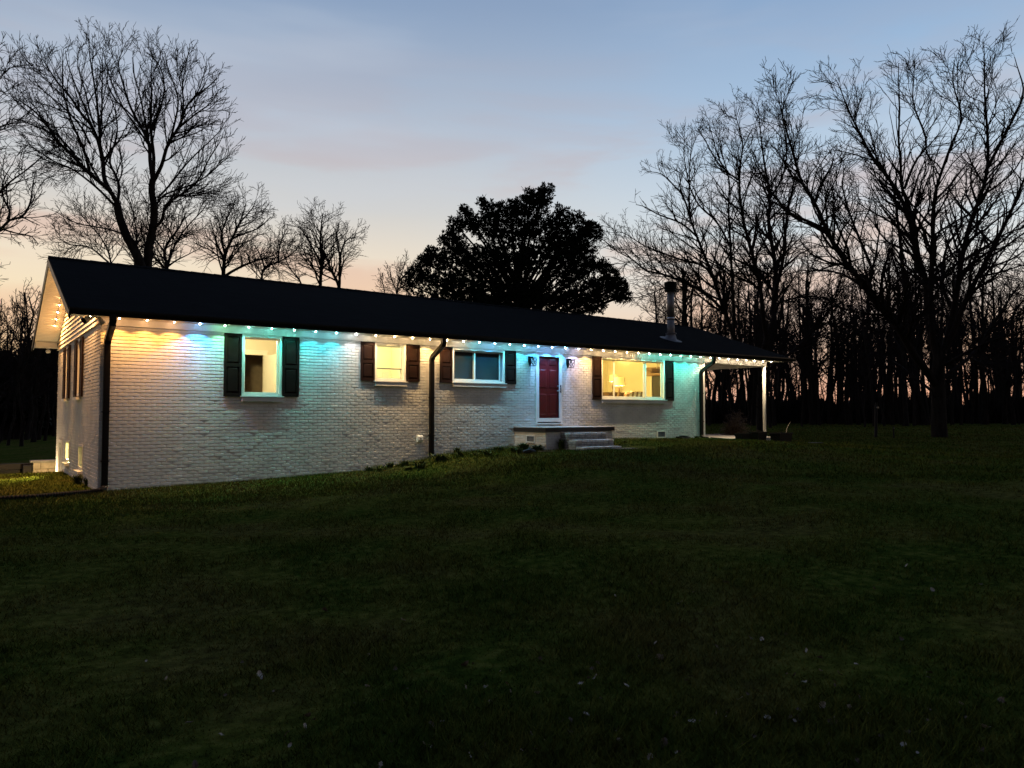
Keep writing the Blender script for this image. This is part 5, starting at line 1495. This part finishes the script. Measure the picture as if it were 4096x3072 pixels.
# ------------------------------------------------------------------ magnolia (dense evergreen)
def leafy(name, label, cat, blobs, depth, dthick, n_ros, leaf, seed, trunk_px, group=None, stems=True, per=11):
    rng = np.random.default_rng(seed)
    bp = at_depth(*trunk_px, depth); gz = gh(bp.x, bp.y)
    t = thing(name, label, cat, (bp.x, bp.y, gz), group); org = np.array([bp.x, bp.y, gz])
    k = depth / F
    area = np.array([b[2] * b[3] for b in blobs], float); cen = np.array([np.array(at_depth(b[0], b[1], depth)) for b in blobs])
    rx = np.array([b[2] * k for b in blobs]); rz = np.array([b[3] * k for b in blobs])
    pick = rng.choice(len(blobs), n_ros, p=area / area.sum())
    u = rng.normal(size=(n_ros, 3)); u /= np.linalg.norm(u, axis=1, keepdims=True); rad = rng.random(n_ros) ** .42
    u *= rad[:, None]
    off = u[:, :1] * rx[pick][:, None] * np.array(RIGHT)[None] + u[:, 1:2] * (rx[pick] * dthick)[:, None] * np.array([HD[0], HD[1], 0])[None] + u[:, 2:] * rz[pick][:, None] * np.array([0, 0, 1.])[None]
    C = cen[pick] + off
    out = u / (np.linalg.norm(u, axis=1, keepdims=True) + 1e-6); outw = out[:, :1] * np.array(RIGHT)[None] + out[:, 1:2] * np.array([HD[0], HD[1], 0])[None] + out[:, 2:] * np.array([0, 0, 1.])
    C = np.repeat(C, per, 0); ow = np.repeat(outw, per, 0); N = len(C)
    d = rng.normal(size=(N, 3)) * .8 + ow * .8 + np.array([0, 0, .25]); d /= np.linalg.norm(d, axis=1, keepdims=True)
    sd_ = np.cross(d, rng.normal(size=(N, 3))); sd_ /= np.linalg.norm(sd_, axis=1, keepdims=True) + 1e-9
    ln = leaf * rng.uniform(.7, 1.3, N)[:, None]; wd = ln * .21
    b0 = C + rng.normal(size=(N, 3)) * leaf * .25
    V = np.stack([b0, b0 + d * ln * .5 + sd_ * wd, b0 + d * ln, b0 + d * ln * .5 - sd_ * wd], 1).reshape(-1, 3) - org
    np_mesh('crown', V, np.arange(N * 4).reshape(-1, 4), LEAFDK, t)
    if stems:
        tr = Tubes(); br = Tubes()
        top = cen[:, 2].max(); trunk_top = np.array([0, 0, (top - gz) * .72])
        tr.add(np.linspace([0, 0, -.2], trunk_top, 8) + rng.normal(size=(8, 3)) * .06, np.linspace(.34, .1, 8), 9)
        for c in cen - org:
            h = min(max(.12, (c[2]) / trunk_top[2] * .62), .95)
            s = trunk_top * h; mid = (s + c) / 2 + np.array([0, 0, .25])
            br.add(np.array([s, mid, c]), [.09, .06, .03], 5)
            for _ in range(5):
                e = c + rng.normal(size=3) * .22; br.add(np.array([mid * .3 + c * .7, (c + e) / 2, e]), [.025, .018, .01], 3)
        tr.build('trunk', BARK, t); br.build('branches', TWIG, t)
    return t
q8 = sc(1500, 650, 1100 / 2212)
MG = [(1560, 640, 120, 100), (1520, 800, 130, 110), (1650, 820, 110, 90), (1700, 720, 90, 80), (1420, 700, 120, 120), (1560, 930, 110, 90), (1380, 215, 60, 45), (1345, 270, 100, 80), (1230, 260, 60, 50), (1250, 350, 170, 100), (1090, 390, 130, 95), (940, 380, 110, 80), (860, 320, 45, 40), (720, 390, 62, 45), (650, 500, 75, 75), (760, 480, 100, 70), (900, 520, 150, 120),
      (600, 580, 60, 55), (545, 630, 45, 40), (650, 650, 110, 90), (1100, 560, 200, 130), (1320, 520, 180, 130), (1500, 400, 65, 70), (1480, 520, 120, 110), (1620, 440, 70, 50), (1690, 530, 100, 60), (1790, 590, 58, 55), (1650, 620, 120, 70), (1740, 520, 70, 50),
      (440, 730, 70, 55), (400, 800, 80, 70), (520, 780, 130, 90), (700, 800, 170, 130), (900, 780, 190, 150), (1120, 800, 200, 150), (1250, 760, 110, 120), (1480, 700, 90, 70), (1640, 700, 80, 50), (1400, 880, 90, 70), (340, 900, 100, 90), (270, 980, 55, 90),
      (500, 960, 170, 120), (720, 1000, 180, 130), (950, 1000, 190, 140), (1180, 1020, 160, 130), (1380, 1050, 110, 100), (1560, 1060, 130, 110), (1790, 830, 110, 70), (1890, 900, 80, 85), (1960, 1000, 75, 90), (1850, 1010, 110, 100), (1730, 1000, 80, 110), (1780, 1120, 110, 100), (1960, 1090, 70, 40), (2010, 1060, 50, 60), (1650, 900, 60, 40), (1600, 1150, 200, 100), (1300, 1150, 200, 100), (1000, 1150, 250, 110), (700, 1150, 250, 110), (420, 1120, 200, 90)]
MGs = [(1500 + a * .4973, 650 + b * .4973, c * .4973 * .97, d * .4973 * .97) for a, b, c, d in MG]
leafy('magnolia', 'big dense dark evergreen tree behind the middle of the roof', 'tree', MGs, 38, .6, 11500, .145, 21, (2070, 1640), per=9)

# ------------------------------------------------------------------ the wood on the right: variants, then individuals
def wood_variant(seed, H, r0, lean, first, n_l, cfg):
    rng = np.random.default_rng(seed); tr = Tubes(); cr = Tubes()
    m = 9; P = np.zeros((m, 3)); P[:, 2] = np.linspace(-.3, H * .86, m)
    P[:, 0] = np.cumsum(rng.normal(size=m) * .14 + lean); P[:, 1] = np.cumsum(rng.normal(size=m) * .14); P[0, :2] = P[1, :2]
    rr = np.linspace(r0, r0 * .22, m); rr[0] *= 1.3
    tr.add(P, rr, 7)
    for i in range(n_l):
        t = first + (1 - first) * (i + rng.random()) / n_l; f = t * (m - 1); a = min(int(f), m - 2); p = P[a] + (P[a + 1] - P[a]) * (f - a)
        az = rng.uniform(0, 6.283); e = math.radians(rng.uniform(28, 66)); ln = H * rng.uniform(.16, .34) * (1.2 - .6 * t)
        d = np.array([math.cos(az) * math.cos(e), math.sin(az) * math.cos(e), math.sin(e)]); pts = [p]
        for j in range(6):
            d = d + rng.normal(size=3) * .14 + np.array([0, 0, .09]); d /= np.linalg.norm(d); pts.append(pts[-1] + d * ln / 6)
        pts = np.array(pts); q0_ = rr[a] * .5; r_ = np.linspace(q0_, .02, 7); cr.add(pts, r_, 4)
        sprout(cr, pts, r_, ln, 1, rng, cfg)
    return tr, cr
WC = dict(levels=3, dens=(2.3, 2.8, 2.8), start=(.12, .15, .15), angle=(22, 60), len=((.3, .55), (.35, .6), (.4, .7)), maxlen=(2.8, 1.5, .8), minlen=.25, pts=(4, 3, 2), wob=.18, up=.07, rmin=.017)
protos = []
specs = [(31, 17, .26, .03, .34, 14), (32, 19, .34, -.04, .40, 14), (33, 15, .20, .06, .30, 13), (34, 20, .24, .0, .44, 13), (35, 13, .16, -.10, .30, 12), (36, 16, .22, .14, .28, 14), (37, 9, .11, .05, .22, 12)]
for s in specs:
    tr, cr = wood_variant(*s[:6], WC)
    protos.append((np.concatenate(tr.V), np.concatenate(tr.F), np.concatenate(cr.V), np.concatenate(cr.F)))
pm_ = []
for (a, b, c, d) in protos:
    t = np_mesh('trunk', a, b, BARK, smooth=True); c_ = np_mesh('crown', c, d, TWIG, smooth=True)
    pm_.append((t.data, c_.data)); bpy.data.objects.remove(t); bpy.data.objects.remove(c_)
kinds = ['tall slender bare tree in the wood beyond the lawn'] * 4 + ['shorter bare tree in the wood beyond the lawn'] * 3
rg = random.Random(77)
def wood_tree(px, depth, vi, scale, label=None, group='trees of the wood beyond the lawn'):
    p = at_depth(px, 1654, depth); z = gh(p.x, p.y)
    rot = (rg.gauss(0, .05), rg.gauss(0, .05), rg.uniform(0, 6.28)); wf = scale * rg.choice((.7, .85, 1.0, 1.15, 1.4))
    if not label:
        size = ('stout ' if wf > scale * 1.1 else 'slender ' if wf < scale * .9 else '') + ('tall' if vi < 4 else 'low')
        deep = 'at the front of the wood' if depth < 80 else 'midway into the wood' if depth < 100 else 'deep in the wood'
        spot = 'behind the porch roof' if px < 2950 else 'between porch and lawn posts' if px < 3420 else 'behind the lawn posts' if px < 3620 else 'behind the huge lawn tree' if px < 3880 else 'beyond the huge lawn tree'
        label = '%s bare tree %s %s' % (size, deep, spot)
    t = thing('woodland_tree', label, 'tree', (p.x, p.y, z), group)
    t.rotation_euler = rot; t.scale = (wf, wf, scale * rg.uniform(.88, 1.12))
    for nm, me in zip(('trunk', 'crown'), pm_[vi]):
        o = bpy.data.objects.new(nm, me); COL.objects.link(o); o.parent = t
placed = 0
for i in range(150):
    px = 2660 + 1600 * (i / 150) + rg.uniform(-16, 16)
    depth = rg.choice((66, 70, 75, 80, 86, 92, 100, 110, 120)) + rg.uniform(-3, 3)
    vi = rg.choice((0, 1, 2, 3, 3, 0, 4, 5, 6))
    wood_tree(px, depth, vi, rg.uniform(.78, 1.06) * (depth / 92) ** .35)
for i in range(46):
    wood_tree(2860 + 1350 * rg.random(), rg.uniform(98, 132), rg.choice((0, 1, 2, 5, 4)), rg.uniform(.9, 1.2))
for i in range(30):
    wood_tree(2760 + 1450 * rg.random(), rg.uniform(72, 125), rg.choice((6, 6, 4)), rg.uniform(.6, 1.0))
for i in range(26):     # thinner fringe behind the flue and the dark evergreen
    px = 2440 + rg.uniform(0, 300); depth = rg.uniform(78, 120)
    wood_tree(px, depth, rg.choice((4, 6, 5, 2)), rg.uniform(.55, .9), 'small bare tree in the thin fringe of wood behind the flue', 'fringe of the wood')
for i in range(16):     # nearer stems right of the porch
    px = 2880 + rg.uniform(0, 1250); wood_tree(px, rg.uniform(55, 68), rg.choice((2, 4, 5, 6)), rg.uniform(.6, .95), 'slim bare tree at the near edge of the wood', 'near edge of the wood')
# undergrowth of the wood: one mass
rng = np.random.default_rng(91)
def undergrowth(name, label, px0, px1, d0, d1, n, h0, h1, blobs=0):
    px = rng.uniform(px0, px1, n); dp = rng.uniform(d0, d1, n)
    r0 = np.array(FWD)[None] * F + np.array(RIGHT)[None] * (px - 2048)[:, None]; r0[:, 2] = 0
    base = np.array(CAM)[None] + r0 * (dp / F)[:, None]
    base[:, 2] = ground_h(base[:, 0], base[:, 1]) - .1
    h = rng.uniform(h0, h1, n) * (.75 + .25 * np.sin(px * .021) * np.sin(px * .0067 + 1))
    w = rng.uniform(.02, .09, n); az = rng.uniform(0, np.pi, n)
    sx = np.stack([np.cos(az), np.sin(az), np.zeros(n)], -1) * w[:, None]
    top = base + np.stack([rng.normal(size=n) * .35, rng.normal(size=n) * .35, h], -1)
    mid = (base + top) / 2 + rng.normal(size=(n, 3)) * .15
    V = np.stack([base - sx, base + sx, mid + sx * 1.1, mid - sx * 1.1, top + sx * .4, top - sx * .4], 1).reshape(-1, 3)
    k = np.arange(n)[:, None] * 6
    Fq = np.concatenate([k + np.array([[0, 1, 2, 3]]), k + np.array([[3, 2, 4, 5]])])
    o = np_mesh(name, V, Fq, BRUSH); tag(o, label, 'undergrowth', kind='stuff')
undergrowth('woodland_undergrowth', 'black mass of brush along the foot of the wood', 2600, 4500, 74, 120, 46000, .8, 4.0)
# far dark rise of trees closing the view behind the wood
V = []; Fq = []
pxs = np.linspace(2350, 4700, 240); rr = np.random.default_rng(8)
for i, px in enumerate(pxs):
    p = at_depth(px, 1654, 132); b = at_depth(px, 1654, 140); h = 3.0 + .4 * math.sin(px * .011) + rr.uniform(0, 1.4)
    V += [(p.x, p.y, -.5), (p.x, p.y, h * .8), (b.x, b.y, h), (b.x, b.y, -.5)]
for i in range(len(pxs) - 1):
    for j in range(3): Fq.append((i * 4 + j, i * 4 + 4 + j, i * 4 + 5 + j, i * 4 + 1 + j))
o = np_mesh('distant_hedgerow', V, Fq, BRUSH); tag(o, 'far dark hedgerow closing the view behind the wood', 'hedgerow', kind='stuff')

# ------------------------------------------------------------------ left background: dark thicket, far lawn
for i, (px, depth, vi, s) in enumerate(((-120, 48, 4, .8), (20, 52, 6, .95), (95, 47, 4, .62), (160, 55, 6, .9), (210, 60, 5, .6), (60, 60, 2, .65), (-40, 58, 5, .8), (270, 62, 6, 1.0), (-60, 42, 2, .6), (0, 44, 5, .55), (40, 41, 4, .66), (85, 45, 5, .6), (130, 43, 2, .58), (170, 46, 4, .7), (20, 50, 2, .66), (110, 52, 5, .66), (215, 50, 4, .7), (-90, 46, 6, 1.0), (10, 47, 6, 1.1), (60, 49, 4, .8), (140, 49, 6, 1.1), (190, 44, 6, .9), (100, 39, 6, .8), (35, 56, 0, .6), (150, 58, 3, .5))):
    wood_tree(px, depth, vi, s, 'small bare tree in the thicket beyond the gable end', 'thicket beyond the gable')
for i, (px, py, rx, rz, d, lab) in enumerate(((40, 1560, 130, 150, 50, 'dark evergreen bush beyond the retaining wall'), (170, 1540, 110, 190, 54, 'tall dark evergreen bush behind the far corner of the gable wall'), (-120, 1540, 150, 200, 52, 'broad dark evergreen bush at the edge of the back lawn'), (300, 1600, 150, 110, 58, 'dark evergreen bush hidden mostly by the gable wall'))):
    k = 1
    bl = [(px + a * rx, py + b * rz, rx * .62, rz * .5) for a, b in ((0, 0), (-.5, .25), (.5, .2), (-.25, -.5), (.3, -.45), (0, .5), (.6, .6), (-.6, .6))]
    leafy('evergreen_bush', lab, 'bush', bl, d, .8, 1500, .34, 60 + i, (px, 1700), per=9)
